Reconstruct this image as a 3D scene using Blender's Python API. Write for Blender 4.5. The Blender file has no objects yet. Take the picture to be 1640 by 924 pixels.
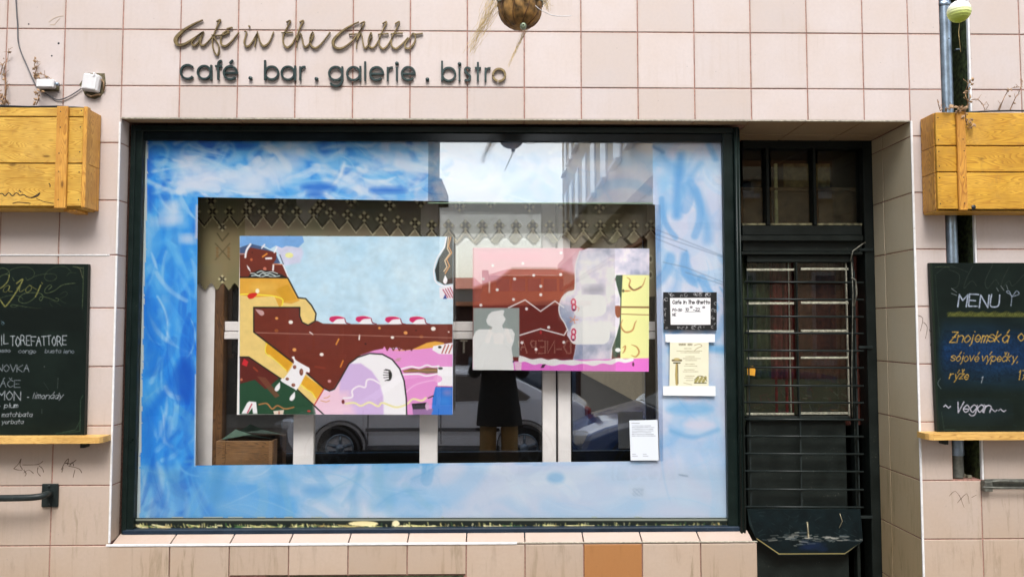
import bpy, bmesh, math, random
import numpy as np
from mathutils import Vector, Matrix
random.seed(7); RN = random.random
scene = bpy.context.scene
col = scene.collection
R = math.radians
# ------------------------------------------------------------------ camera
EZ = 1.68                       # eye height over the pavement
YAW, PIT, ROLL, DIST, FPX = .01733, .05104, -.0008, 3.9835, 1230.
cy_, sy_, cp_, sp_ = math.cos(YAW), math.sin(YAW), math.cos(PIT), math.sin(PIT)
FW = np.array([sy_*cp_, cy_*cp_, sp_]); R0 = np.array([cy_, -sy_, 0.]); U0 = np.cross(R0, FW)
RT = R0*math.cos(ROLL)+U0*math.sin(ROLL); UP = U0*math.cos(ROLL)-R0*math.sin(ROLL)
cd = bpy.data.cameras.new("camera"); cam = bpy.data.objects.new("camera", cd); col.objects.link(cam)
cd.lens = FPX/1640*36; cd.sensor_width = 36; cd.clip_start = .02; cd.clip_end = 500
M_ = Matrix(((RT[0], UP[0], -FW[0], 0), (RT[1], UP[1], -FW[1], -DIST), (RT[2], UP[2], -FW[2], EZ), (0, 0, 0, 1)))
cam.matrix_world = M_; scene.camera = cam
# ------------------------------------------------------------------ sky, sun, exposure
SUN_EL, SUN_ROT = 54, 178
w = bpy.data.worlds.new("World"); scene.world = w; w.use_nodes = True
nt = w.node_tree; bg = nt.nodes['Background']
sk = nt.nodes.new('ShaderNodeTexSky'); sk.sky_type = 'NISHITA'; sk.sun_disc = False
sk.sun_elevation = R(SUN_EL); sk.sun_rotation = R(SUN_ROT); sk.dust_density = 3.5; sk.air_density = 1.2; sk.ozone_density = 1
hs = nt.nodes.new('ShaderNodeHueSaturation'); hs.inputs['Saturation'].default_value = .55; hs.inputs['Value'].default_value = 1.0
nt.links.new(sk.outputs[0], hs.inputs['Color']); nt.links.new(hs.outputs[0], bg.inputs[0]); bg.inputs[1].default_value = .15
sl = bpy.data.lights.new('sun', 'SUN'); sl.energy = 1.4; sl.angle = R(24); sl.color = (1, .97, .94)
so = bpy.data.objects.new('sun', sl); col.objects.link(so)
d_ = Vector((math.sin(R(SUN_ROT))*math.cos(R(SUN_EL)), math.cos(R(SUN_ROT))*math.cos(R(SUN_EL)), math.sin(R(SUN_EL))))
so.rotation_euler = d_.to_track_quat('Z', 'Y').to_euler()
vs = scene.view_settings; vs.view_transform = 'Standard'; vs.look = 'None'; vs.exposure = 1.04; vs.gamma = 1
scene.render.engine = 'CYCLES'; scene.cycles.max_bounces = 10; scene.cycles.transparent_max_bounces = 16

# ------------------------------------------------------------------ helpers
def U(px, py, y=0.):
    "photo pixel -> world point on the plane at depth y"
    v = FW+(px-820)/FPX*RT+(462-py)/FPX*UP
    t = (DIST+y)/v[1]
    return Vector((v[0]*t, y, EZ+v[2]*t))
def UA(X, Y, y=0.):
    v = FW[None]+((X-820)/FPX)[:, None]*RT[None]+((462-Y)/FPX)[:, None]*UP[None]
    t = (DIST+y)/v[:, 1]
    o = v*t[:, None]; o[:, 1] = y; o[:, 2] += EZ
    return o
GL = .121                       # plane of the shop glass
def RF(px, py, yr):
    "a thing across the street, at depth yr, that is seen mirrored in the glass at this pixel"
    p = U(px, py, 2*GL-yr); p.y = yr
    return p
def s2l(c):
    c = np.asarray(c, float)/255.
    return np.where(c <= .04045, c/12.92, ((c+.055)/1.055)**2.4)
def L(*c): return tuple(s2l(c))

def tag(o, label=None, cat=None, group=None, kind=None):
    if label: o['label'] = label
    if cat: o['category'] = cat
    if group: o['group'] = group
    if kind: o['kind'] = kind
    return o
def empty(name, loc, label, cat, group=None):
    o = bpy.data.objects.new(name, None); o.empty_display_size = .1; o.location = loc; col.objects.link(o)
    return tag(o, label, cat, group)

class MB:
    def __init__(s): s.v = []; s.f = []; s.sm = []
    def add(s, vs, fs, smooth=False):
        n = len(s.v); s.v += [tuple(v) for v in vs]; s.f += [tuple(i+n for i in f) for f in fs]; s.sm += [smooth]*len(fs); return s
    def box(s, a, b, bev=0.):
        x0, y0, z0 = [min(p, q) for p, q in zip(a, b)]; x1, y1, z1 = [max(p, q) for p, q in zip(a, b)]
        if bev <= 0:
            return s.add([(x0, y0, z0), (x1, y0, z0), (x1, y1, z0), (x0, y1, z0), (x0, y0, z1), (x1, y0, z1), (x1, y1, z1), (x0, y1, z1)],
                  [(0, 3, 2, 1), (4, 5, 6, 7), (0, 1, 5, 4), (1, 2, 6, 5), (2, 3, 7, 6), (3, 0, 4, 7)])
        bm = bmesh.new(); bmesh.ops.create_cube(bm, size=1)
        for v in bm.verts:
            v.co = ((x0+x1)/2+v.co.x*(x1-x0), (y0+y1)/2+v.co.y*(y1-y0), (z0+z1)/2+v.co.z*(z1-z0))
        bmesh.ops.bevel(bm, geom=bm.edges[:], offset=bev, segments=1, affect='EDGES')
        bm.verts.index_update()
        s.add([v.co[:] for v in bm.verts], [[v.index for v in f.verts] for f in bm.faces]); bm.free(); return s
    def prism(s, pts, y0, y1):
        "polygon of (x,z) extruded in depth"
        n = len(pts)
        vs = [(p[0], y0, p[1]) for p in pts]+[(p[0], y1, p[1]) for p in pts]
        fs = [tuple(range(n)), tuple(range(2*n-1, n-1, -1))]+[(i, i+n, (i+1) % n+n, (i+1) % n) for i in range(n)]
        return s.add(vs, fs)
    def tube(s, pts, r, n=8, cap=True, smooth=True):
        pts = [Vector(p) for p in pts]; m = len(pts)
        rr = r if hasattr(r, '__len__') else [r]*m
        vs = []; fs = []; pu = None
        for i, p in enumerate(pts):
            t = (pts[min(i+1, m-1)]-pts[max(i-1, 0)]).normalized()
            if pu is None: pu = t.orthogonal().normalized()
            pu = (pu-t*pu.dot(t)); pu = pu.normalized() if pu.length > 1e-6 else t.orthogonal().normalized()
            b = t.cross(pu)
            for k in range(n):
                a = 2*math.pi*k/n; vs.append(p+(pu*math.cos(a)+b*math.sin(a))*rr[i])
        for i in range(m-1):
            for k in range(n):
                fs.append((i*n+k, i*n+(k+1) % n, (i+1)*n+(k+1) % n, (i+1)*n+k))
        if cap: fs.append(tuple(range(n-1, -1, -1))); fs.append(tuple((m-1)*n+k for k in range(n)))
        return s.add(vs, fs, smooth)
    def lathe(s, prof, c=(0, 0, 0), n=24, axis='z', fn=None):
        vs = []; fs = []; m = len(prof)
        for i, (r, h) in enumerate(prof):
            for k in range(n):
                a = 2*math.pi*k/n; q = r*(fn(a, i) if fn else 1)
                p = (q*math.cos(a), q*math.sin(a), h)
                if axis == 'y': p = (p[0], p[2], p[1])
                if axis == 'x': p = (p[2], p[0], p[1])
                vs.append((p[0]+c[0], p[1]+c[1], p[2]+c[2]))
        for i in range(m-1):
            for k in range(n): fs.append((i*n+k, i*n+(k+1) % n, (i+1)*n+(k+1) % n, (i+1)*n+k))
        return s.add(vs, fs, True)
    def ribbon(s, pts, ws, y0, y1):
        "stroke of changing width in the (x,z) plane, front at y0"
        P = [Vector((p[0], p[1])) for p in pts]; m = len(P); vs = []; fs = []
        for i, p in enumerate(P):
            t = (P[min(i+1, m-1)]-P[max(i-1, 0)]); t = t.normalized() if t.length > 1e-9 else Vector((1, 0)); nn = Vector((-t.y, t.x))*ws[i]/2
            for q, y in ((p+nn, y0), (p-nn, y0), (p-nn, y1), (p+nn, y1)): vs.append((q.x, y, q.y))
        for i in range(m-1):
            a = 4*i; b = a+4
            for k in range(4): fs.append((a+k, a+(k+1) % 4, b+(k+1) % 4, b+k))
        fs.append((3, 2, 1, 0)); fs.append((4*m-4, 4*m-3, 4*m-2, 4*m-1))
        return s.add(vs, fs)
    def build(s, name, mat, parent=None, loc=None, autonormal=True):
        me = bpy.data.meshes.new(name); me.from_pydata(s.v, [], s.f); me.materials.append(mat)
        if any(s.sm): me.polygons.foreach_set('use_smooth', s.sm)
        me.update()
        if autonormal and len(s.f) < 20000:
            bm = bmesh.new(); bm.from_mesh(me); bmesh.ops.recalc_face_normals(bm, faces=bm.faces[:]); bm.to_mesh(me); bm.free()
        o = bpy.data.objects.new(name, me); col.objects.link(o)
        if loc is not None:
            o.location = loc
        if parent is not None:
            o.parent = parent
            if parent.type == 'EMPTY' and loc is None: o.location = -Vector(parent.location)
            elif loc is not None: o.location = Vector(loc)-Vector(parent.location)
        return o
def part(mb, name, mat, parent, label=None, kind=None):
    o = mb.build(name, mat, parent)
    return tag(o, label, None, None, kind)
def sub(mb, name, mat, parent, label=None):
    "child of a mesh part (whose own origin is already compensated)"
    o = mb.build(name, mat); o.parent = parent
    return tag(o, label)
def smooth_pts(pts, n=6):
    P = np.array(pts, float); m = len(P)
    if m < 3: return [tuple(p) for p in P]
    out = []
    for i in range(m-1):
        p0, p1, p2, p3 = P[max(i-1, 0)], P[i], P[i+1], P[min(i+2, m-1)]
        for k in range(n):
            t = k/n
            out.append(.5*((2*p1)+(-p0+p2)*t+(2*p0-5*p1+4*p2-p3)*t*t+(-p0+3*p1-3*p2+p3)*t**3))
    out.append(P[-1]); return [tuple(p) for p in out]

# ------------------------------------------------------------------ materials
def newmat(name):
    m = bpy.data.materials.new(name); m.use_nodes = True
    return m, m.node_tree, m.node_tree.nodes['Principled BSDF']
def N(nt, t, **k):
    n = nt.nodes.new('ShaderNode'+t)
    for a, b in k.items(): setattr(n, a, b)
    return n
def ramp(nt, stops, src):
    r = N(nt, 'ValToRGB'); e = r.color_ramp.elements
    while len(e) < len(stops): e.new(.5)
    for q, (p, c) in zip(e, stops): q.position = p; q.color = (*c, 1) if len(c) == 3 else c
    nt.links.new(src, r.inputs[0]); return r.outputs[0]
def mixc(nt, f, a, b, mode='MIX'):
    m = N(nt, 'Mix', data_type='RGBA', blend_type=mode)
    for s, v in ((m.inputs[0], f), (m.inputs[6], a), (m.inputs[7], b)):
        if isinstance(v, (int, float)): s.default_value = v
        elif isinstance(v, tuple): s.default_value = (*v, 1) if len(v) == 3 else v
        else: nt.links.new(v, s)
    return m.outputs[2]
def noise(nt, vec, sc, det=4, rough=.55, dist=0):
    n = N(nt, 'TexNoise'); n.inputs['Scale'].default_value = sc; n.inputs['Detail'].default_value = det
    n.inputs['Roughness'].default_value = rough; n.inputs['Distortion'].default_value = dist
    if vec is not None: nt.links.new(vec, n.inputs['Vector'])
    return n.outputs[0]
def bump(nt, b, h, st=.2, di=.002):
    n = N(nt, 'Bump'); n.inputs['Strength'].default_value = st; n.inputs['Distance'].default_value = di
    nt.links.new(h, n.inputs['Height']); nt.links.new(n.outputs[0], b.inputs['Normal'])
def gpos(nt): return N(nt, 'NewGeometry').outputs['Position']
def simple(name, c, rough=.6, metal=0, var=.12, sc=30, bs=.15, spec=.5, coat=0):
    m, t, b = newmat(name); p = gpos(t); n = noise(t, p, sc, 5)
    lo = tuple(x*(1-var*1.6) for x in c); hi = tuple(min(1, x*(1+var)) for x in c)
    t.links.new(ramp(t, [(.3, lo), (.7, hi)], n), b.inputs['Base Color'])
    b.inputs['Roughness'].default_value = rough; b.inputs['Metallic'].default_value = metal; b.inputs['Specular IOR Level'].default_value = spec
    b.inputs['Coat Weight'].default_value = coat
    if bs: bump(t, b, n, bs)
    return m
def tile_mat(name, base, dirt=1.):
    m, t, b = newmat(name); p = gpos(t)
    oi = N(t, 'ObjectInfo'); rnd = oi.outputs['Random']
    c = ramp(t, [(0, tuple(x*y for x, y in zip(base, (.90, .885, .86)))), (.35, tuple(x*.96 for x in base)), (.7, base), (1, tuple(min(1, x*1.04) for x in base))], rnd)
    n1 = noise(t, p, 3.2, 5, .6); c = mixc(t, ramp(t, [(.35, (0,)*3), (.7, (.55,)*3)], n1), c, tuple(x*y for x, y in zip(base, (.93, .86, .76))))
    n2 = noise(t, p, 60, 6, .65); c = mixc(t, ramp(t, [(.4, (0,)*3), (.75, (.22,)*3)], n2), c, tuple(x*.72 for x in base))
    # weathering that gathers low on the wall: grime streaks, faint green
    sp = N(t, 'SeparateXYZ'); t.links.new(p, sp.inputs[0])
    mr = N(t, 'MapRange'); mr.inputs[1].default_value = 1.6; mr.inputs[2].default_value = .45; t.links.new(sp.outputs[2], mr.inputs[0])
    mp = N(t, 'Mapping'); mp.inputs['Scale'].default_value = (26, 26, 3.2); t.links.new(p, mp.inputs[0])
    n3 = noise(t, mp.outputs[0], 1, 6, .7, .4); st = ramp(t, [(.52, (0,)*3), (.72, (1,)*3)], n3)
    n4 = noise(t, p, 1.7, 3); pt = ramp(t, [(.42, (0,)*3), (.62, (1,)*3)], n4)
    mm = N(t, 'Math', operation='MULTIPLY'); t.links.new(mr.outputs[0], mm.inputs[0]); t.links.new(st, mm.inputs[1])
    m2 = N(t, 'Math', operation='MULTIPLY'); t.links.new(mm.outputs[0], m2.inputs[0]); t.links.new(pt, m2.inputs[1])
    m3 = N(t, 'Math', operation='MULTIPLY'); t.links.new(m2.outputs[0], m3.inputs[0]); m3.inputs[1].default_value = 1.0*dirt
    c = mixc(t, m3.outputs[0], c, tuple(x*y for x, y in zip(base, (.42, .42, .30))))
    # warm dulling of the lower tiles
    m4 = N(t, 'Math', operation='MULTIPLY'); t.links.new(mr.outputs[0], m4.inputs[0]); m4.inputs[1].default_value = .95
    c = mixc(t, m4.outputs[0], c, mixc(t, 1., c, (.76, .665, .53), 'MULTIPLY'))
    # run-off streaks and rusty corner stains at every height
    mp2 = N(t, 'Mapping'); mp2.inputs['Scale'].default_value = (34, 34, 1.6); t.links.new(p, mp2.inputs[0])
    n6 = noise(t, mp2.outputs[0], 1, 5, .7, .3); n7 = noise(t, p, 2.3, 4, .6, .5)
    m5 = N(t, 'Math', operation='MULTIPLY'); t.links.new(ramp(t, [(.5, (0,)*3), (.8, (.5,)*3)], n6), m5.inputs[0]); t.links.new(ramp(t, [(.48, (0,)*3), (.66, (1,)*3)], n7), m5.inputs[1])
    c = mixc(t, m5.outputs[0], c, tuple(x*y for x, y in zip(base, (.70, .62, .48))))
    # grime that creeps in from the joints
    tcn = N(t, 'TexCoord'); sx_ = N(t, 'SeparateXYZ'); t.links.new(tcn.outputs['Object'], sx_.inputs[0])
    ax = N(t, 'Math', operation='ABSOLUTE'); az = N(t, 'Math', operation='ABSOLUTE'); t.links.new(sx_.outputs[0], ax.inputs[0]); t.links.new(sx_.outputs[2], az.inputs[0])
    mxx = N(t, 'Math', operation='MAXIMUM'); t.links.new(ax.outputs[0], mxx.inputs[0]); t.links.new(az.outputs[0], mxx.inputs[1])
    n9 = noise(t, p, 7, 5, .65); ml = N(t, 'Math', operation='MULTIPLY_ADD'); ml.inputs[1].default_value = .05; t.links.new(n9, ml.inputs[0]); t.links.new(mxx.outputs[0], ml.inputs[2])
    c = mixc(t, ramp(t, [(.158, (0,)*3), (.185, (.42,)*3)], ml.outputs[0]), c, tuple(x*y for x, y in zip(base, (.76, .68, .55))))
    # tiny specks
    v = N(t, 'TexVoronoi'); v.inputs['Scale'].default_value = 14; t.links.new(p, v.inputs['Vector'])
    c = mixc(t, ramp(t, [(.02, (.7,)*3), (.05, (0,)*3)], v.outputs['Distance']), c, tuple(x*.5 for x in base))
    t.links.new(c, b.inputs['Base Color']); b.inputs['Roughness'].default_value = .42; b.inputs['Specular IOR Level'].default_value = .35
    bump(t, b, n2, .12, .001)
    return m
def wood_mat(name, a, bcol, knots=True, vertical=False, rough=.45, sc=1.):
    m, t, b = newmat(name); tc = N(t, 'TexCoord'); oi = N(t, 'ObjectInfo')
    geo = gpos(t); ad = N(t, 'VectorMath', operation='ADD'); cb = N(t, 'CombineXYZ'); mu = N(t, 'Math', operation='MULTIPLY'); mu.inputs[1].default_value = 37.
    t.links.new(oi.outputs['Random'], mu.inputs[0]); t.links.new(mu.outputs[0], cb.inputs[0]); t.links.new(mu.outputs[0], cb.inputs[1]); t.links.new(mu.outputs[0], cb.inputs[2])
    t.links.new(geo, ad.inputs[0]); t.links.new(cb.outputs[0], ad.inputs[1])
    mp = N(t, 'Mapping'); mp.inputs['Scale'].default_value = (9*sc, 9*sc, 1.1*sc) if vertical else (1.1*sc, 9*sc, 9*sc); t.links.new(ad.outputs[0], mp.inputs[0])
    n1 = noise(t, mp.outputs[0], 1.6, 2, .4, .6)
    wv = N(t, 'Math', operation='MULTIPLY'); wv.inputs[1].default_value = 34; t.links.new(n1, wv.inputs[0])
    fr = N(t, 'Math', operation='FRACT'); t.links.new(wv.outputs[0], fr.inputs[0])
    mp2 = N(t, 'Mapping'); mp2.inputs['Scale'].default_value = (260, 260, 9) if vertical else (9, 260, 260); t.links.new(ad.outputs[0], mp2.inputs[0])
    n2 = noise(t, mp2.outputs[0], 1, 4, .6)
    c = ramp(t, [(0, a), (.45, tuple(x*.92 for x in a)), (.86, tuple(x*.72 for x in bcol)), (1, a)], fr.outputs[0])
    c = mixc(t, ramp(t, [(.35, (0,)*3), (.75, (.7,)*3)], n2), c, bcol)
    n5 = noise(t, ad.outputs[0], 6, 3); c = mixc(t, ramp(t, [(.42, (0,)*3), (.72, (.55,)*3)], n5), c, tuple(x*.62 for x in bcol))
    n8 = noise(t, ad.outputs[0], 3.1, 4, .6); c = mixc(t, ramp(t, [(.45, (0,)*3), (.75, (.4,)*3)], n8), c, tuple(min(1, x*1.1+.07) for x in a))
    n10 = noise(t, ad.outputs[0], 14, 6, .75, .8); c = mixc(t, ramp(t, [(.54, (0,)*3), (.72, (.5,)*3)], n10), c, (bcol[0]*.55+.04, bcol[1]*.55+.04, bcol[2]*.5+.035))
    if knots:
        mp3 = N(t, 'Mapping'); mp3.inputs['Scale'].default_value = (5, 9, 13) if not vertical else (13, 9, 5); t.links.new(ad.outputs[0], mp3.inputs[0])
        v = N(t, 'TexVoronoi'); v.inputs['Scale'].default_value = 1.; t.links.new(mp3.outputs[0], v.inputs['Vector'])
        c = mixc(t, ramp(t, [(.05, (.85,)*3), (.12, (.0,)*3)], v.outputs['Distance']), c, tuple(x*.28 for x in bcol))
    t.links.new(c, b.inputs['Base Color']); b.inputs['Roughness'].default_value = rough
    bump(t, b, n2, .35, .0015)
    return m
def paint_black(name, c=(.004, .009, .008), rough=.3, chips=.5):
    m, t, b = newmat(name); p = gpos(t); n = noise(t, p, 9, 8, .7); n2 = noise(t, p, 90, 4, .7)
    cc = ramp(t, [(.35, c), (.75, tuple(x*1.9 for x in c))], n)
    mu = N(t, 'Math', operation='MULTIPLY'); t.links.new(ramp(t, [(.62, (0,)*3), (.70, (1,)*3)], n2), mu.inputs[0]); t.links.new(ramp(t, [(.5, (0,)*3), (.66, (1,)*3)], n), mu.inputs[1])
    m2 = N(t, 'Math', operation='MULTIPLY'); t.links.new(mu.outputs[0], m2.inputs[0]); m2.inputs[1].default_value = chips
    cc = mixc(t, m2.outputs[0], cc, (.16, .16, .13))
    b.inputs['Specular IOR Level'].default_value = .22
    t.links.new(cc, b.inputs['Base Color']); t.links.new(ramp(t, [(.3, (rough*.8,)*3), (.8, (rough*1.7,)*3)], n), b.inputs['Roughness'])
    bump(t, b, n2, .12, .001); return m
def attr_mat(name, rough=.6, alpha=False, coat=0, grain=.05):
    m, t, b = newmat(name); a = N(t, 'Attribute'); a.attribute_name = 'Col'
    n = noise(t, gpos(t), 240, 3); c = mixc(t, ramp(t, [(.35, (0,)*3), (.8, (grain*4,)*3)], n), a.outputs['Color'], mixc(t, 1., a.outputs['Color'], (.8, .8, .8), 'MULTIPLY'))
    t.links.new(c, b.inputs['Base Color']); b.inputs['Roughness'].default_value = rough; b.inputs['Coat Weight'].default_value = coat; b.inputs['Specular IOR Level'].default_value = .12 if 'chalk' in name else .4
    if name == 'brushed_sky_paint':      # thin paint lets some daylight through
        tl = N(t, 'BsdfTranslucent'); t.links.new(c, tl.inputs[0]); mx = N(t, 'MixShader'); mx.inputs[0].default_value = .04
        t.links.new(b.outputs[0], mx.inputs[1]); t.links.new(tl.outputs[0], mx.inputs[2]); t.links.new(mx.outputs[0], t.nodes['Material Output'].inputs[0])
    if alpha: t.links.new(a.outputs['Alpha'], b.inputs['Alpha'])
    return m
def glass_mat(name, tint=(.985, .992, .99), refl=None, dirt=0.):
    m = bpy.data.materials.new(name); m.use_nodes = True; t = m.node_tree; t.nodes.clear()
    o = N(t, 'OutputMaterial'); tr = N(t, 'BsdfTransparent'); tr.inputs[0].default_value = (*tint, 1); gl = N(t, 'BsdfGlossy'); gl.inputs['Roughness'].default_value = 0.003
    mx = N(t, 'MixShader')
    if refl is None:
        fr = N(t, 'Fresnel'); ge = N(t, 'NewGeometry'); mr = N(t, 'MapRange'); mr.inputs[3].default_value = 1.5; mr.inputs[4].default_value = 1/1.5
        t.links.new(ge.outputs['Backfacing'], mr.inputs[0]); t.links.new(mr.outputs[0], fr.inputs[0]); t.links.new(fr.outputs[0], mx.inputs[0])   # same reflectance on both faces of the pane
    else:                       # set reflectance on the outer face only
        ge = N(t, 'NewGeometry'); mr = N(t, 'MapRange'); mr.inputs[3].default_value = refl; mr.inputs[4].default_value = .0
        t.links.new(ge.outputs['Backfacing'], mr.inputs[0]); t.links.new(mr.outputs[0], mx.inputs[0])
    # faint waviness of the sheet
    n = noise(t, gpos(t), 1.3, 1); b = N(t, 'Bump'); b.inputs['Strength'].default_value = .05; b.inputs['Distance'].default_value = .01
    t.links.new(n, b.inputs['Height']); t.links.new(b.outputs[0], gl.inputs['Normal'])
    t.links.new(tr.outputs[0], mx.inputs[1]); t.links.new(gl.outputs[0], mx.inputs[2]); t.links.new(mx.outputs[0], o.inputs[0])
    return m

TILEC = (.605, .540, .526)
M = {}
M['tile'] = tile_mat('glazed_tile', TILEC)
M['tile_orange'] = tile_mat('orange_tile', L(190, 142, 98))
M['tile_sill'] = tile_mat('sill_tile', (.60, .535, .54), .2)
M['tile_reveal'] = tile_mat('yellow_reveal_tile', (.66, .58, .42), 1.); M['tile_soffit'] = tile_mat('shaded_soffit_tile', (.42, .31, .20), 1.)  # same tile retoned: yellower reveal; soffit colour darkened to carry its shade
M['mortar'] = simple('pink_mortar', L(168, 126, 114), .9, var=.25, sc=80)
M['bead'] = simple('white_bead', (.76, .77, .78), .4, var=.08)
M['bead_worn'] = simple('worn_bead', L(170, 165, 150), .6, var=.3, sc=60)
M['black'] = paint_black('black_gloss_paint')
M['black_door'] = paint_black('black_door_paint', (.007, .010, .009), .42, .6)
M['iron'] = paint_black('black_iron', (.014, .019, .019), .32, 1.)
M['flap'] = paint_black('flap_paint', (.005, .011, .012), .4, 1.)
M['glass'] = glass_mat('window_glass')
M['glass_inner'] = glass_mat('inner_boosted_glass', (.93, .95, .94), .44)  # no real coating: reflectance raised so the mirrored car shows in these panes
M['glass_dark'] = glass_mat('door_glass', (.8, .84, .8))
M['sheet'] = glass_mat('coated_glass', (.99, .99, .99), .34)
M['glass_edge'] = simple('glass_edge', L(120, 145, 120), .3)
M['white_wood'] = simple('white_casement_paint', L(236, 230, 228), .5, var=.06, sc=8)
M['brown_wood'] = wood_mat('brown_wood', L(120, 85, 50), L(80, 52, 30), False, True)
M['art'] = attr_mat('acrylic_on_canvas', .45)
M['border'] = attr_mat('brushed_sky_paint', .5, grain=.1)
M['print'] = attr_mat('printed_paper', .6, grain=.02)
M['chalk'] = attr_mat('chalk_on_board', .75)
M['lace'] = attr_mat('lace', .9, True)
M['pine_v'] = wood_mat('varnished_pine', L(222, 184, 84), L(196, 142, 50))
M['pine_post'] = wood_mat('varnished_pine_upright', L(222, 170, 75), L(190, 125, 45), True, True)
M['pine_o'] = wood_mat('amber_pine', L(218, 172, 58), L(190, 132, 36))
M['pine_o_post'] = wood_mat('amber_pine_upright', L(214, 158, 60), L(175, 110, 35), True, True)
M['shelf'] = wood_mat('shelf_pine', L(235, 195, 115), L(205, 150, 75), False)
M['brass'] = simple('weathered_brass', L(128, 112, 78), .42, .55, var=.3, sc=45)
M['teal'] = simple('dark_teal_metal', L(44, 62, 62), .4, .35, var=.25, sc=60)
M['zinc'] = simple('zinc', L(150, 168, 185), .32, .75, var=.3, sc=14)
M['zinc_d'] = simple('dull_zinc', L(110, 112, 105), .5, .6, var=.3, sc=30)
M['moss'] = simple('mossy_wall', L(62, 74, 40), .95, var=.6, sc=40, bs=.6)
M['stem'] = simple('dry_stem', L(150, 115, 80), .9, var=.3)
M['leaf'] = simple('dry_leaf', L(166, 136, 104), .9, var=.35)
M['straw'] = simple('straw_root', L(205, 180, 125), .9, var=.3)
M['gourd'] = simple('gourd_skin', L(148, 112, 60), .65, var=.55, sc=34, bs=.9)
M['skin'] = simple('skin', L(214, 165, 138), .5, var=.05); M['coat'] = simple('black_coat', L(22, 23, 25), .9); M['trousers'] = simple('tan_trousers', L(122, 100, 64), .9)
M['felt'] = simple('grey_moss', L(150, 148, 128), .95, var=.4, sc=60, bs=.8)
M['liner'] = simple('black_liner', L(28, 34, 40), .35)
M['plastic'] = simple('white_plastic', L(225, 226, 228), .35, var=.05)
M['hole'] = simple('broken_hole', L(104, 96, 72), .95, var=.5, sc=50, bs=.8)
M['cable'] = simple('grey_cable', L(88, 88, 92), .5)
M['soil'] = simple('soil', L(60, 45, 32), 1)
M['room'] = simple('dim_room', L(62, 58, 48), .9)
M['scratch'] = simple('scratch_mark', L(95, 78, 66), .9)
M['render'] = simple('upper_render', (.55, .47, .44), .9)

# ------------------------------------------------------------------ painting on vertices
def vnoise(X, Y, seed):
    xi = np.floor(X).astype(np.int64); yi = np.floor(Y).astype(np.int64); fx = X-xi; fy = Y-yi
    fx = fx*fx*(3-2*fx); fy = fy*fy*(3-2*fy)
    def h(a, b):
        n = (a*374761393+b*668265263+seed*1442695041) & 0xffffffff
        n = ((n ^ (n >> 13))*1274126177) & 0xffffffff
        return ((n ^ (n >> 16)) & 0xffff)/65535.
    return (h(xi, yi)*(1-fx)+h(xi+1, yi)*fx)*(1-fy)+(h(xi, yi+1)*(1-fx)+h(xi+1, yi+1)*fx)*fy
def fbm(X, Y, sc, seed=0, o=4):
    r = 0; a = .5; t = 0
    for k in range(o): r = r+a*vnoise(X/sc*2**k, Y/sc*2**k, seed+k*7); t += a; a *= .55
    return r/t
GLY = dict(A="02 28 42;15 35", B="02 08 28 37 25 05;25 34 32 02", C="47 28 05 22 43", D="02 08 28 45 22 02", E="48 08 02 42;05 35", F="48 08 02;05 35",
 G="47 28 05 22 43 45 25", H="02 08;42 48;05 45", I="28 22", J="38 33 22 03", K="02 08;48 05 42", L="08 02 42", M="02 08 25 48 42", N="02 08 42 48",
 O="28 05 22 45 28", P="02 08 28 37 25 05", R="02 08 28 37 25 05;25 42", S="47 28 07 16 35 43 22 03", T="08 48;28 22", U="08 03 22 43 48", V="08 22 48",
 Z="08 48 02 42;15 35", a="45 26 04 22 44;46 42", b="08 02;05 26 44 22 03", c="45 26 04 22 43", d="45 26 04 22 44;48 42", e="04 44 26 04 22 43", f="48 38 26 22;06 36",
 g="45 26 04 22 44;46 41 20 01", h="08 02;05 26 45 42", i="26 22;28 28", j="26 21 10;28 28", k="08 02;36 04 32", l="28 22", m="02 06;05 16 25 22;25 36 45 42",
 n="02 06;05 26 45 42", o="26 04 22 44 26", p="00 06;05 26 44 22 03", r="02 06;05 26 36", s="45 26 05 34 43 22 03", t="28 23 32;06 46", u="06 03 22 43;46 42",
 v="06 22 46", y="06 22 46;22 10", z="06 46 02 42", q="45 26 04 22 44;46 40", w="06 12 24 32 46", x="06 42;46 02",
 **{'0': "28 05 22 45 28", '1': "17 28 22", '2': "07 28 46 02 42", '3': "07 28 46 25 43 22 03", '7': "08 48 12;15 35", '8': "25 07 28 47 25 03 22 43 25", '9': "45 27 46 42",
 '4': "38 04 44;38 32", '5': "48 08 05 35 43 22 02", '6': "38 04 22 43 25 04", '-': "04 34", '.': "22 22", ',': "22 11", ':': "23 23;26 26", '~': "04 15 24 33 44", "'": "28 27"})
ACC = {'á': ('a', "27 39"), 'é': ('e', "27 39"), 'ó': ('o', "27 39"), 'ý': ('y', "27 39"), 'č': ('c', "19 27 39"), 'ž': ('z', "19 27 39"), 'Č': ('C', "1A 29 3A"), 'Á': ('A', "29 3A"), 'í': ('i', "28 39")}
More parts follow.
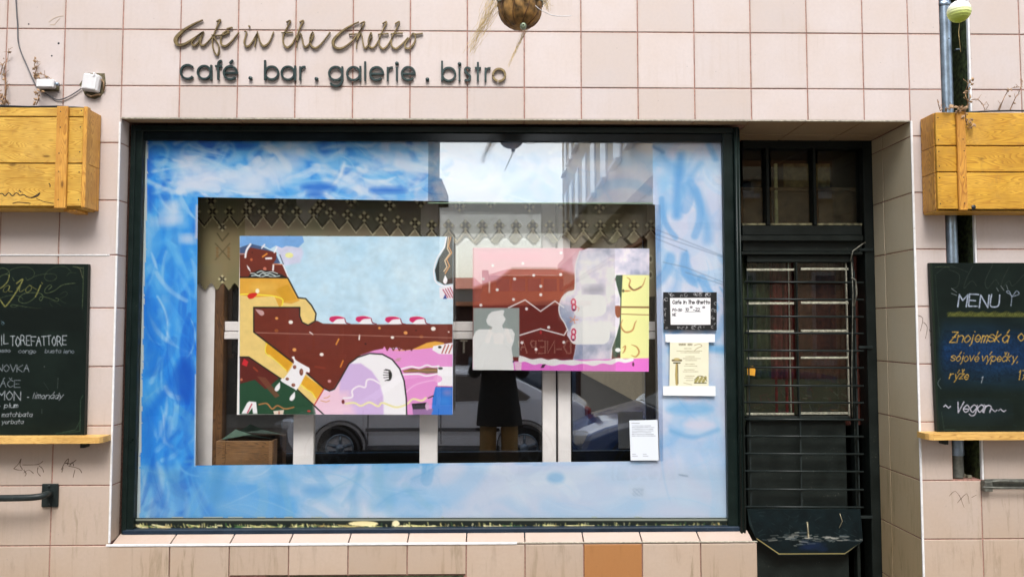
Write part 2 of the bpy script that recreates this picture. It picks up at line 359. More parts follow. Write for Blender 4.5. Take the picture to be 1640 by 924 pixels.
class Canvas:
    """colours held per vertex of a fine sheet; all positions are photo pixels"""
    def __init__(s, quads, step, base):
        s.q = []; Xs = []; Ys = []; n = 0; s.faces = []
        for (a, b, c, d) in quads:      # corners tl, tr, br, bl
            nx = max(2, int(max(abs(b[0]-a[0]), abs(c[0]-d[0]))/step)+1); ny = max(2, int(max(abs(d[1]-a[1]), abs(c[1]-b[1]))/step)+1)
            u, v = np.meshgrid(np.linspace(0, 1, nx), np.linspace(0, 1, ny)); u = u.ravel(); v = v.ravel()
            f = lambda k: a[k]*(1-u)*(1-v)+b[k]*u*(1-v)+c[k]*u*v+d[k]*(1-u)*v
            Xs.append(f(0)); Ys.append(f(1))
            i = (np.arange(ny-1)[:, None]*nx+np.arange(nx-1)[None]).ravel()+n
            s.faces.append(np.stack([i, i+nx, i+nx+1, i+1], 1)); n += nx*ny
        s.X = np.concatenate(Xs); s.Y = np.concatenate(Ys); s.C = np.tile(np.array(base, float), (n, 1)); s.A = np.ones(n); s.step = step
        s.f = lambda p: p
    def tf(s, ox, oy, sc): s.f = lambda p: (ox+p[0]/sc, oy+p[1]/sc); s.sc = sc; return s
    def _sel(s, P, m):
        return np.nonzero((s.X > P[:, 0].min()-m) & (s.X < P[:, 0].max()+m) & (s.Y > P[:, 1].min()-m) & (s.Y < P[:, 1].max()+m))[0]
    def _dist(s, x, y, P):
        d = np.full(len(x), 1e9); tt = np.zeros(len(x)); nseg = len(P)-1
        for k in range(nseg):
            ax, ay = P[k]; bx, by = P[k+1]; dx, dy = bx-ax, by-ay; q = dx*dx+dy*dy+1e-12
            t = np.clip(((x-ax)*dx+(y-ay)*dy)/q, 0, 1); e = np.hypot(x-ax-t*dx, y-ay-t*dy)
            m = e < d; d = np.where(m, e, d); tt = np.where(m, (k+t)/nseg, tt)
        return d, tt
    def mix(s, i, m, c, a=1.):
        m = (m*a)[:, None]; s.C[i] = s.C[i]*(1-m)+np.array(c, float)*m
    def poly(s, pts, c, a=1., sm=False, soft=None):
        P = [s.f(p) for p in pts]
        if sm: P = smooth_pts(P+[P[0]], 5)[:-1]
        P = np.array(P); i = s._sel(P, 3)
        if not len(i): return
        x, y = s.X[i], s.Y[i]; Q = np.vstack([P, P[:1]]); d, _ = s._dist(x, y, Q); ins = np.zeros(len(x), bool)
        for k in range(len(P)):
            (ax, ay), (bx, by) = Q[k], Q[k+1]
            if ay != by: ins ^= ((ay > y) != (by > y)) & (x < (bx-ax)*(y-ay)/(by-ay)+ax)
        d = np.where(ins, d, -d); e = soft or s.step*.6
        s.mix(i, np.clip(.5+d/(2*e), 0, 1), c, a)
    def line(s, pts, w, c, a=1., sm=False, soft=None, taper=False):
        if w >= 3 and getattr(s, 'sc', 1) > 1: w = w/s.sc*1.1
        P = [s.f(p) for p in pts]
        if sm: P = smooth_pts(P, 5)
        if len(P) == 1: P = P*2
        P = np.array(P); i = s._sel(P, w+3+(soft or 0)*2)
        if not len(i): return
        d, t = s._dist(s.X[i], s.Y[i], P); e = soft or s.step*.6; ww = w/2*(1 if not taper else (.25+.75*np.sin(np.pi*np.clip(t, .02, .98))))
        s.mix(i, np.clip(.5+(ww-d)/(2*e), 0, 1), c, a)
    def ell(s, cx, cy, rx, ry, c, a=1., rot=0, soft=None):
        an = np.linspace(0, 2*np.pi, 20)[:-1]; co, si = math.cos(rot), math.sin(rot)
        s.poly([(cx+rx*math.cos(q)*co-ry*math.sin(q)*si, cy+rx*math.cos(q)*si+ry*math.sin(q)*co) for q in an], c, a, soft=soft)
    def text(s, txt, x, y, h, c, w=1., a=1., adv=.72, jit=.3, slant=.1, tilt=0., mirror=False):
        "y is the baseline, h the capital height"
        k = h/6.
        rs = random.Random(len(txt)*7+int(x))
        for ch in txt:
            if ch == ' ': x += h*adv*.7; continue
            g = ch; ex = None
            if ch in ACC: g, ex = ACC[ch]
            if g not in GLY: x += h*adv; continue
            st = GLY[g].split(';')+([ex] if ex else [])
            jy = rs.uniform(-jit, jit)*k; wd = .5*adv if g in 'iIl1.,:j\'' else adv
            for q in st:
                P = []
                for o in q.split():
                    gx = int(o[0]); gy = int(o[1], 16)
                    if g in 'iIl1.,:j': gx -= 1
                    X_ = gx*k*1.0*adv/.8+(gy-2)*k*slant+rs.uniform(-jit, jit)*k*.5; Y_ = -(gy-2)*k+jy+rs.uniform(-jit, jit)*k*.5
                    P.append((x+(-X_ if mirror else X_), y+Y_))
                y_ = s.f; s.f = lambda p: p
                s.line(P, w, c, a, sm=g in 'OCSGcosegadbpqUJun0368Rhm'); s.f = y_
            x += (-1 if mirror else 1)*h*wd*1.02; y += tilt*h
        return x
    def build(s, name, mat, parent, depth, k=.85, thick=0.):
        me = bpy.data.meshes.new(name); V = UA(s.X, s.Y, depth); F = np.concatenate(s.faces)
        me.vertices.add(len(V)); me.vertices.foreach_set('co', V.astype(np.float32).ravel())
        me.loops.add(F.size); me.loops.foreach_set('vertex_index', F.astype(np.int32).ravel())
        me.polygons.add(len(F)); me.polygons.foreach_set('loop_start', np.arange(0, F.size, 4, dtype=np.int32)); me.polygons.foreach_set('loop_total', np.full(len(F), 4, np.int32))
        me.update(calc_edges=True)
        ca = me.color_attributes.new('Col', 'FLOAT_COLOR', 'POINT')
        ca.data.foreach_set('color', np.concatenate([np.minimum(s2l(np.clip(s.C, 0, 255))*k, .88), s.A[:, None]], 1).astype(np.float32).ravel())
        me.materials.append(mat); o = bpy.data.objects.new(name, me); col.objects.link(o)
        if parent is not None:
            o.parent = parent
            if parent.type == 'EMPTY': o.location = -Vector(parent.location)
        return o
def quad(x0, y0, x1, y1): return ((x0, y0), (x1, y0), (x1, y1), (x0, y1))
# ================================================================== TILED FACADE
G_ = .3004; GX0 = -2.569                      # tile grid
ZL, XL, XR, ZB = 1.091+EZ, -1.967, 2.182, -1.094+EZ    # opening: lintel, left, right, sill front
XW = U(1213, 868, 0).x                        # right end of the sill
WD, DD = .09, .43                             # recess depth: window, door
facade = empty('tiled_shopfront_wall', (0, 0, 0), 'wall of square pinkish beige tiles around the shop window and recessed door', 'wall')
SLx0, SLx1 = U(1507, 100).x, U(1552, 100).x; SLz = U(1545, 768).z
_tm = {}
def tile_mesh(w, h, mat):
    k = (round(w, 3), round(h, 3), mat.name)
    if k in _tm: return _tm[k]
    a, b, c, t = w/2, h/2, .0022, .010
    v = [(-a+c, 0, -b+c), (a-c, 0, -b+c), (a-c, 0, b-c), (-a+c, 0, b-c), (-a, c*.8, -b), (a, c*.8, -b), (a, c*.8, b), (-a, c*.8, b), (-a, t, -b), (a, t, -b), (a, t, b), (-a, t, b)]
    f = [(0, 1, 2, 3)]+[(i, 4+i, 4+(i+1) % 4, (i+1) % 4) for i in range(4)]+[(4+i, 8+i, 8+(i+1) % 4, 4+(i+1) % 4) for i in range(4)]+[(11, 10, 9, 8)]
    me = bpy.data.meshes.new('tile'); me.from_pydata(v, [], f); me.materials.append(mat); me.update(); _tm[k] = me; return me
GAP = .0058; _trnd = random.Random(3)
far_tiles = MB()
def tile(c, w, h, orient='front', mat=None, rx=None, label=None, far=False):
    mat = mat or M['tile']; w -= GAP; h -= GAP
    if w < .012 or h < .012: return
    if far:
        far_tiles.box((c[0]-w/2, c[1], c[2]-h/2), (c[0]+w/2, c[1]+.01, c[2]+h/2)); return
    o = bpy.data.objects.new('tile', tile_mesh(w, h, mat)); col.objects.link(o); o.parent = facade
    j = lambda s: _trnd.uniform(-s, s)
    r = {'front': (0, 0, 0), 'down': (R(90), 0, 0), 'up': (R(-90), 0, 0), 'left': (0, 0, R(-90)), 'right': (0, 0, R(90))}[orient]
    o.location = (c[0], c[1]+(j(.0006) if orient == 'front' else 0), c[2]); o.rotation_euler = (rx if rx is not None else r[0]+R(j(.12)), R(j(.12)), r[2]+R(j(.12)))
    tag(o, label); return o
def row(xs, z1, z0, mat=None, far=None):
    for a, b in zip(xs[:-1], xs[1:]):
        if b-a < .02: continue
        tile(((a+b)/2, 0, (z0+z1)/2), b-a, z1-z0, far=(b < -3.0 or a > 3.1))
gx = lambda i: GX0+i*G_
Zr = lambda z: z+EZ
left_cols = [gx(i) for i in range(-6, 2)]+[XL]
xr0 = U(1633, 60).x
right_a = [XR, SLx0]; right_b = [SLx1+.008]+[xr0+i*G_ for i in range(0, 6)]
top_cols = [gx(i) for i in range(-6, 16)]+[XR]
for z1, z0 in ((2.162, 1.861), (1.861, 1.561), (1.561, 1.261)):
    row(top_cols, Zr(z1), Zr(z0)); row(right_a, Zr(z1), Zr(z0)); row(right_b, Zr(z1), Zr(z0))
row([c for c in top_cols if c > XL-.01], Zr(1.261), ZL)
lz = [1.261, .961, .66, .376, .103, -.197, -.498, -.798, -1.098, -1.4, EZ*-1]
for z1, z0 in zip(lz[:-1], lz[1:]): row(left_cols, Zr(z1), Zr(z0))
rz = [1.261, 1.01, .71, .41, .109, -.191, -.491, -.791, -1.09, -1.39, -EZ]
for z1, z0 in zip(rz[:-1], rz[1:]):
    if Zr(z0) > SLz+.02: row(right_a, Zr(z1), Zr(z0)); row(right_b, Zr(z1), Zr(z0))
    elif Zr(z1) > SLz+.02:
        row(right_a, Zr(z1), Zr(z0)); row(right_b, Zr(z1), Zr(z0))
        tile(((SLx0+SLx1+.008)/2, 0, (SLz+Zr(z0))/2), SLx1+.008-SLx0, SLz-Zr(z0))
    else: row([XR]+[U(1572, 800).x]+right_b[1:], Zr(z1), Zr(z0))
# below the sill; a cellar grating breaks the lower edge
vx0, vx1, vz = U(425, 921).x, U(742, 921).x, U(560, 921).z
bc = [gx(i) for i in range(2, 15) if gx(i) < XW-.05]+[XW]
bc[0] = XL-.02
for a, b in zip(bc[:-1], bc[1:]):
    org = abs((a+b)/2-U(976, 900).x) < .1
    z0 = vz if (a > vx0-.2 and b < vx1+.05) else Zr(-1.40)
    tile(((a+b)/2, 0, (ZB-.009+z0)/2), b-a, ZB-.009-z0, mat=M['tile_orange'] if org else None, label='orange brown replacement tile' if org else None)
    if z0 < vz-.01: tile(((a+b)/2, 0, (z0+0)/2), b-a, z0)
# sloping sill, soffit, reveals
sa = math.atan2(.032, WD)
for a, b in zip(bc[:-1], bc[1:]):
    a = max(a, XL+.004)
    if b > XW-.01: b = XW-.02
    tile(((a+b)/2, WD/2+.001, ZB+.016), b-a, WD/math.cos(sa)+.006, 'up', M['tile_sill'], rx=-(math.pi/2-sa))
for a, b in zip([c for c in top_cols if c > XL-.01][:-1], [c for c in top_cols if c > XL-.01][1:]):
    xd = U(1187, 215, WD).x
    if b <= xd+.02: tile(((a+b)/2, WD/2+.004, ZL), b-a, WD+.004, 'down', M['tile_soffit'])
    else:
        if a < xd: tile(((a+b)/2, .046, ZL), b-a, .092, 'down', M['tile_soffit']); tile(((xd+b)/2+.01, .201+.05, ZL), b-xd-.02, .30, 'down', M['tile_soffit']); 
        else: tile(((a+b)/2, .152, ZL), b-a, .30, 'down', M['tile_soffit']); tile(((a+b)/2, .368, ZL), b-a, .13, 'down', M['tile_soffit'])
zz = [z for z in lz[1:-2]]
for z1, z0 in zip([ZL-EZ]+zz[:-0 or None], zz+[ZB-EZ]):
    if z1-z0 > .03 and z1 > ZB-EZ+.02: tile((XL, WD/2+.004, Zr((z1+max(z0, ZB-EZ+.01))/2)), WD+.004, z1-max(z0, ZB-EZ+.01), 'right')
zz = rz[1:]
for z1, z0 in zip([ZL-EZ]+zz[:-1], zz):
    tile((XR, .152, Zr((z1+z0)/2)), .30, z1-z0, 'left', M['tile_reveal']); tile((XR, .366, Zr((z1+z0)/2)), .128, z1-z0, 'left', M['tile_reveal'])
o = part(far_tiles, 'tile', M['tile'], facade, kind='stuff')
# wall body behind the tiles (its face is the pink mortar)
body = MB(); yb0, yb1 = .004, .62
body.box((-8, yb0, 0), (XL-.004, yb1, ZL+.004)); body.box((XR+.004, yb0, 0), (SLx0, yb1, ZL+.004))
body.box((-8, yb0, ZL+.004), (SLx0, yb1, 3.9)); body.box((SLx1, yb0, SLz), (8, yb1, 3.9)); body.box((SLx0, .15, SLz), (SLx1, yb1, 3.9))
body.box((XR+.004, yb0, 0), (8, yb1-.001, SLz-.001)) if False else body.box((SLx0, yb0, 0), (8, yb1, SLz))
body.box((XL-.004, yb0+.008, 0), (XW-.006, yb1, ZB-.014))
body.box((XW-.005, .5, -.2), (XR+.004, yb1, .12))
part(body, 'wall_body', M['mortar'], facade)
up = MB().box((-8, .02, 3.9), (8, .62, 9)); part(up, 'upper_wall', M['render'], facade)
slot = MB().box((SLx0+.001, .146, SLz), (SLx1-.001, .149, 3.88)).box((SLx0, .012, SLz), (SLx0+.004, .149, 3.88)).box((SLx1-.004, .012, SLz), (SLx1, .149, 3.88)); part(slot, 'pipe_channel_lining', M['moss'], facade)
rub = MB()
for k in range(14):
    x = random.uniform(SLx0+.02, SLx1-.02); y = random.uniform(.03, .13); s = random.uniform(.006, .016); rub.box((x-s, y-s, SLz), (x+s, y+s, SLz+s*1.3), .003)
part(rub, 'rubble', M['felt'], facade, kind='stuff')
bd = M['bead']
def bead(a, b, mat=bd, lab=None): part(MB().box(a, b, .0015), 'corner_bead', mat, facade, lab)
bead((XL-.009, -.0035, ZB+.008), (XL+.001, .004, Zr(.372))); bead((XL-.009, -.0032, Zr(.382)), (XL+.001, .004, ZL-.02))
bead((XL-.02, -.004, ZB-.009), (U(828, 868).x, .004, ZB+.002)); bead((U(828, 868).x+.002, -.0015, ZB-.006), (XW, .004, ZB+.001), M['bead_worn'])
bead((-8, -.0035, Zr(.371)), (XL-.05, .004, Zr(.379))); bead((XL-.048, -.0037, Zr(.371)), (XL-.040, .004, Zr(.379)))
bead((XR-.001, -.0035, Zr(.52)), (XR+.010, .004, ZL)); bead((XR-.001, -.0035, 0), (XR+.010, .004, Zr(.517)))
bead((SLx1-.002, -.003, SLz), (SLx1+.009, .05, 3.88)); bead((XL, -.002, ZL-.0045), (XR-.002, .004, ZL+.003), M['bead_worn'])
# cellar grating
vt = MB(); vt.box((vx0, .06, vz-.3), (vx1, .08, vz-.0065)); part(vt, 'grating_recess', M['liner'], facade)
g = MB(); n = 16
for i in range(n): x = vx0+(vx1-vx0)*(i+.5)/n; g.box((x-.004, .01, vz-.3), (x+.004, .02, vz-.006))
g.box((vx0, .002, vz-.018), (vx1, .012, vz-.0068)); part(g, 'cellar_grating', simple('green_iron', L(60, 70, 45), .7, .2, var=.5), facade)
# missing tile corner around the junction box, drill holes
hol = MB(); hp = [(127, 136), (134, 126), (141, 117.5), (168, 118), (169.5, 134), (167, 148), (161, 156), (152, 159.5), (141, 157), (135, 151), (132, 142)]
hol.prism([(U(*p).x, U(*p).z) for p in hp], -.0012, .003); part(hol, 'broken_tile_patch', M['hole'], facade)
for px, py, r in ((94, 70, 1.5), (83, 90, 1.2), (46, 39, 1.), (1520, 62, .8)):
    p = U(px, py); part(MB().lathe([(0, -.0008), (r/309*1.2, -.0008), (r/309*1.3, .002)], (p.x, 0, p.z), 10, 'y'), 'drill_hole', M['liner'], facade)
# scratched doodles on the lower tiles
def scratch(lines, wpx=1.0):
    m = MB()
    for l in lines:
        P = smooth_pts(l, 3) if len(l) > 2 else l
        Q = [U(*p) for p in P]; m.ribbon([(q.x, q.z) for q in Q], [wpx/309*random.uniform(.5, 1.2) for q in Q], -.0009, .001)
    part(m, 'scratched_doodle', M['scratch'], facade)
scratch([[(22, 750), (30, 742), (34, 734), (32, 744), (36, 752), (28, 752), (22, 750)], [(36, 744), (50, 744), (62, 743), (69, 738)], [(38, 752), (42, 758), (40, 762)], [(38, 757), (46, 752), (54, 758)], [(62, 745), (68, 750), (70, 756)], [(61, 748), (60, 756), (65, 762)]])
scratch([[(98, 752), (104, 740), (110, 734), (108, 744)], [(104, 741), (114, 742), (122, 736)], [(112, 745), (116, 740), (118, 746)], [(110, 746), (126, 750), (131, 757)], [(120, 752), (117, 764)], [(99, 756), (101, 748)]])
scratch([[(1520, 794), (1530, 786), (1540, 800)], [(1533, 805), (1548, 790), (1552, 806)], [(1536, 792), (1544, 812)], [(1556, 796), (1564, 792)]], .8)
scratch([[(1470+i*9, 505+i*11), (1478+i*7, 510+i*14), (1474+i*8, 530+i*12)] for i in range(3)], .7)

# ================================================================== SHOP WINDOW
win = empty('shop_window', (-.35, WD, ZB+.03), 'large black framed shop window with hand painted blue sky border on its glass', 'shop window')
wx0 = U(225, 530, .12).x; wx1 = U(1160, 530, .12).x; wxr = U(1188, 530, WD).x
zt1 = U(690, 227, .12).z; zt2 = U(690, 212, WD).z; zb1 = U(690, 845, WD).z; zb0 = U(690, 858, WD-.008).z; wt = ZL-.013
fx0 = XL+.008
fr = MB().box((fx0, WD, zb0), (wx0, .16, wt-.001), .004); part(fr, 'frame_stile', M['black'], win)
fr = MB().box((fx0+.006, WD-.008, zb0+.01), (fx0+.03, WD+.004, wt), .003); part(fr, 'frame_moulding', M['black'], win)
fr = MB().box((wx1, WD+.006, zb0), (wxr-.028, .16, wt-.001), .004); part(fr, 'frame_stile', M['black'], win)
fr = MB().box((wxr-.03, WD-.02, zb0-.01), (wxr, .40, wt-.002), .004); part(fr, 'frame_post', M['black'], win)
for dx, r in ((-.024, .006), (-.008, .004)):
    fr = MB().tube([(wxr+dx, WD-.022, zb0), (wxr+dx, WD-.022, wt-.01)], r, 8); part(fr, 'frame_moulding', M['black'], win)
fr = MB().box((fx0+.002, WD-.004, zt2), (wxr-.02, .155, wt+.0), .004); part(fr, 'frame_header', M['black'], win)
fr = MB().box((wx0-.03, .106, zt1), (wx1+.01, .15, zt2+.004), .002); part(fr, 'frame_inner_header', paint_black('header_gloss', (.006, .010, .012), .10, .1), win)
fr = MB().box((fx0+.01, WD-.010, zb0-.012), (wxr-.02, .16, zb1), .005); part(fr, 'frame_sill_bar', paint_black('blue_black', (.008, .016, .028), .35, .5), win)
part(MB().box((wx0-.02, .118, zb1-.01), (wx1+.02, .124, zt1+.01)), 'glass_pane', M['glass'], win)
# flaking putty strip under the painted sky
cv = Canvas([((216, 829), (1174, 829), (1174, 848), (216, 848))], 1.3, (14, 22, 18))
for _ in range(430):
    x = random.uniform(216, 1172); h = random.uniform(2, 9)*(1 if x > 640 else .8); b = random.choice([(196, 190, 130), (170, 165, 110), (215, 205, 160), (150, 130, 80), (60, 90, 50)])
    if random.random() < .72: cv.line([(x, 845-random.uniform(0, 4)), (x+random.uniform(-2, 2), 845-h)], random.uniform(.8, 2.2), b, random.uniform(.4, .95))
    else: cv.line([(x, 843+random.uniform(-3, 2)), (x+random.uniform(6, 26), 843+random.uniform(-2, 3))], random.uniform(1, 2.6), b, .85)
cv.line([(216, 832), (1174, 832)], 2.2, (205, 208, 190), .6)
cv.ell(582, 838, 24, 4, (215, 200, 150), .9); cv.ell(634, 838, 6, 5, (215, 205, 165), .9)
cv.build('flaking_putty', M['border'], win, .1165, 1.5)

# painted sky: four strips round the clear middle
HOLE = ((317, 316), (1049, 328), (1056, 738), (313, 745))
o0, o1, o2, o3 = (214, 224), (1162, 224), (1176, 836), (214, 836)
h0, h1, h2, h3 = HOLE
cv = Canvas([(o0, o1, h1, h0), (h3, h2, o2, o3), (o0, h0, h3, o3), (h1, o1, o2, h2)], 1.7, (90, 170, 235))
X, Y = cv.X, cv.Y
t = np.clip((X-214)/960, 0, 1)
wx = X+60*(fbm(X, Y, 90, 3)-.5)*2; wy = Y+60*(fbm(X, Y, 90, 4)-.5)*2
n = fbm(wx, wy, 110, 1, 5); n2 = fbm(wx*1.0, wy*2.4, 60, 2, 5)
deep = np.array([24, 118, 222.]); mid = np.array([92, 172, 236.]); pale = np.array([176, 212, 244.]); wh = np.array([214, 226, 246.]); gr = np.array([150, 195, 215.])
lv = np.clip(t*1.25+.06+(n-.5)*1.5+(n2-.5)*.5, 0, 1); lv = np.where(Y > 745, np.clip(lv*.7+.34+t*.2, 0, 1), lv); lv = np.where((X < 320), lv*.8+.10, lv)
def grad(v, cs):
    v = np.clip(v, 0, .9999)*(len(cs)-1); i = v.astype(int); f = (v-i)[:, None]; cs = np.array(cs); return cs[i]*(1-f)+cs[i+1]*f
cv.C = grad(lv, [[8, 104, 222], [35, 140, 240.], [78, 170, 244.], [128, 188, 242.], [176, 206, 243], [212, 220, 244]])
rs = random.Random(11)
def brush(x0, y0, x1, y1, num, cols, lmin, lmax, wmin, wmax, amin=.15, amax=.5, ang=None):
    for _ in range(num):
        x, y = rs.uniform(x0, x1), rs.uniform(y0, y1); a = rs.uniform(0, 6.28) if ang is None else ang+rs.uniform(-.5, .5); l = rs.uniform(lmin, lmax); k = rs.uniform(-.9, .9)
        P = [(x, y)]
        for q in range(4): x += math.cos(a)*l/4; y += math.sin(a)*l/4; a += k/4*1.6; P.append((x, y))
        w_ = rs.uniform(wmin, wmax); cv.line(P, w_, rs.choice(cols), rs.uniform(amin, amax), sm=True, soft=rs.choice((w_*.35, w_*.2, 1.5)), taper=rs.random() < .35)
        if rs.random() < .5:      # bristle marks along the stroke
            o_ = rs.uniform(-.4, .4)*w_; cv.line([(p[0]+o_*.7, p[1]+o_*.7) for p in P], 1.3, rs.choice(cols), rs.uniform(.25, .6), sm=True, taper=True)
B1 = [(8, 96, 215), (25, 130, 238), (45, 155, 245), (95, 185, 250)]; B2 = [(110, 190, 248), (160, 212, 250), (210, 230, 252), (244, 248, 254)]
brush(216, 228, 320, 830, 150, B1+B1[2:]+[(120, 200, 250)], 30, 130, 6, 22, .2, .6, 1.6)
brush(216, 228, 320, 830, 60, B2, 20, 80, 3, 10, .2, .6, 1.5); brush(216, 440, 318, 740, 40, B1[:3], 40, 140, 6, 20, .2, .5, 1.55)
brush(214, 228, 690, 318, 120, B1, 30, 90, 5, 15, .15, .5)
brush(230, 228, 690, 318, 150, B2, 20, 80, 3, 15, .2, .65, .1)
brush(320, 740, 1170, 830, 80, B2+[(170, 205, 245), (200, 210, 240)], 40, 150, 14, 34, .08, .28, 0)
brush(214, 640, 700, 830, 60, [(70, 160, 225), (95, 175, 235), (130, 190, 225)], 40, 110, 9, 24, .15, .4)
brush(640, 228, 1160, 318, 60, B2+[(190, 200, 235)], 40, 120, 10, 26, .2, .5)
brush(1052, 228, 1166, 740, 80, B2+[(190, 208, 246), (222, 222, 246), (205, 212, 240)], 30, 120, 14, 36, .12, .32, 1.2)
brush(1052, 228, 1166, 520, 20, [(90, 165, 230), (120, 185, 240)], 30, 90, 8, 18, .3, .6, 1.4)
# clouds and marks that can be picked out
for cx, cy, rx, ry, a in ((330, 285, 50, 26, .75), (390, 292, 70, 24, .8), (440, 270, 40, 20, .6), (300, 262, 26, 18, .6), (470, 250, 24, 22, .55), (270, 352, 30, 12, .7), (300, 385, 16, 10, .7), (620, 262, 40, 14, .4), (600, 300, 60, 9, .5), (272, 330, 24, 16, .55)):
    for q in range(7): cv.ell(cx+rs.uniform(-.5, .5)*rx, cy+rs.uniform(-.5, .5)*ry, rx*rs.uniform(.4, .8), ry*rs.uniform(.4, .8), (214+rs.uniform(-6, 12), 228, 248), a*.42, rs.uniform(-.4, .4), soft=9)
for cx, cy, r in ((252, 246, 17), (308, 246, 17), (360, 242, 16), (414, 254, 16)):
    cv.line([(cx+r*math.cos(q), cy+r*math.sin(q)) for q in np.linspace(2.2, 7.6, 14)], 5, (165, 205, 242), .55, soft=2.5)
cv.line([(252, 264), (262, 285), (272, 300), (280, 292)], 6, (140, 195, 240), .55, True, 2.5)
cv.line([(430, 232), (450, 250), (462, 270)], 10, (215, 230, 248), .7, True, 3); cv.line([(502, 236), (520, 262), (538, 285)], 8, (175, 210, 242), .5, True, 3)
for cx, cy, rx, ry in ((236, 262, 8, 22), (240, 320, 6, 20), (510, 300, 28, 7), (505, 312, 14, 6), (392, 234, 14, 5), (622, 305, 30, 5)): cv.ell(cx, cy, rx, ry, (15, 100, 215), .75, soft=5)
cv.ell(240, 540, 16, 60, (20, 112, 220), .55, soft=12); cv.ell(296, 610, 16, 36, (15, 90, 205), .85, soft=8); cv.ell(232, 690, 12, 50, (40, 135, 225), .5, soft=10)
cv.ell(300, 690, 6, 40, (50, 140, 230), .6, soft=5); cv.ell(350, 772, 9, 40, (60, 150, 220), .55, .2, soft=6)
cv.line([(314, 600), (313, 745)], 3.5, (222, 232, 246), .8); cv.line([(316, 330), (315, 380)], 5, (228, 214, 224), .8, soft=2)
cv.line([(1090, 250), (1086, 300), (1084, 345)], 14, (88, 165, 232), .75, True, 5); cv.line([(1084, 330), (1105, 285), (1122, 262)], 10, (120, 185, 238), .6, True, 4); cv.line([(1135, 232), (1146, 255)], 9, (110, 178, 236), .7, soft=3); cv.line([(1046, 235), (1062, 244)], 5, (80, 140, 205), .7, soft=2)
cv.line([(1076, 562), (1110, 556), (1160, 560)], 12, (95, 175, 235), .7, True, 4); cv.ell(1105, 655, 38, 10, (120, 190, 240), .65, soft=5); cv.line([(1075, 690), (1110, 700), (1150, 688)], 6, (115, 180, 232), .6, True, 3); cv.ell(1120, 680, 26, 8, (232, 226, 244), .7, soft=4)
cv.ell(890, 765, 14, 9, (110, 175, 232), .6, soft=4); cv.ell(505, 785, 22, 9, (60, 150, 228), .5, soft=6)
# creases in the pasted sheet, a number's mirror reflection painted in faintly
for l in (((1052, 368), (1158, 410)), ((1052, 376), (1158, 412)), ((1062, 420), (1098, 428), (1158, 452)), ((1098, 436), (1158, 456)), ((1046, 380), (1100, 402))): cv.line(list(l), 1.1, (120, 140, 175), .75)
cv.poly([(1006, 776), (1034, 776), (1038, 798), (1010, 798)], (206, 218, 238), .45); cv.text('188', 1030, 793, 11, (140, 158, 190), 1.4, .6, adv=.62, jit=0, slant=0, mirror=True)
cv.line([(1072, 752), (1066, 772)], 1.2, (225, 232, 245), .8); cv.line([(1088, 760), (1101, 762)], 1.6, (80, 100, 130), .7)
# ragged white left and lower edges
xe = 233-(Y-228)*(14/604.)
e = (X < xe+1.5+5*fbm(X, Y, 14, 9)); cv.C[e] = np.array([206, 216, 216.]); e = X < xe-1.; cv.C[e] = np.array([120, 130, 118.])
e = Y > 829.5-3.*fbm(X, Y, 20, 5); cv.C[e] = np.array([196, 205, 190.])
g_ = np.clip((Y-738)/20, 0, 1)[:, None]*.22; cv.C = cv.C*(1-g_)+np.array([150, 182, 205.])*g_
cv.build('painted_sky_border', M['border'], win, .130, .86)
HA = [U(*h, .132) for h in HOLE]; bx0, bx1, bz0, bz1 = wx0-.02, wx1+.02, zb1-.01, zt1+.01
for q in (((bx0, bz1), (bx1, bz1), (HA[1].x, HA[1].z+.004), (HA[0].x, HA[0].z+.004)), ((HA[3].x, HA[3].z-.004), (HA[2].x, HA[2].z-.004), (bx1, bz0), (bx0, bz0)), ((bx0, bz1), (HA[0].x-.004, HA[0].z), (HA[3].x-.004, HA[3].z), (bx0, bz0)), ((HA[1].x+.004, HA[1].z), (bx1, bz1), (bx1, bz0), (HA[2].x+.004, HA[2].z))):
    part(MB().prism(list(q), .132, .1335), 'reflection_blocker', simple('dark_blocker', L(46, 48, 46), .9) if 'dark_blocker' not in bpy.data.materials else bpy.data.materials['dark_blocker'], win)  # unseen dark strips added to keep the border's back from reflecting in panes
# tape edges
part(MB().box((U(1047, 330, .127).x, .1262, U(1047, 738, .127).z), (U(1058, 330, .127).x, .1278, U(1047, 328, .127).z)), 'clear_tape_strip', attr_mat('x') if False else glass_mat('tape', (.9, .92, .95), .05), win)
# casing of the double window
cs = MB(); ya, yb = .16, .36
x0, x1, z0, z1 = wx0-.05, wx1+.05, zb1-.05, zt1+.05
cs.box((x0-.02, ya, z0-.02), (x0, yb, z1+.02)); cs.box((x1, ya, z0-.02), (x1+.02, yb, z1+.02)); cs.box((x0, ya, z1), (x1, yb, z1+.02)); cs.box((x0, ya, z0-.02), (x1, yb, z0))
part(cs, 'window_casing', M['white_wood'], win)

# two sheets of glass standing behind the pane
def sheet(q, y, label, edge_bottom=False, mat=None):
    a, b = U(q[0], q[1], y), U(q[2], q[3], y)
    o = empty('glass_sheet', (a.x, y, b.z), label, 'glass sheet')
    part(MB().box((a.x, y, b.z), (b.x, y+.002, a.z)), 'pane', mat or M['sheet'], o)
    if edge_bottom: part(MB().box((a.x, y-.0015, b.z-.006), (b.x, y+.004, b.z-.0002)), 'ground_edge', M['glass_edge'], o)
    return o
sheet((686, 226, 1046, 325), .1262, 'long glass sheet lying over the upper right of the painted sky, mirroring the bright sky', True)
M['sheet2'] = glass_mat('mirrored_display_glass', (.99, .99, .99), .16)
sheet((729, 374, 986, 598), .155, 'upright glass sheet in front of the pink and brown painting, mirroring the rooftops', False, M['sheet2'])

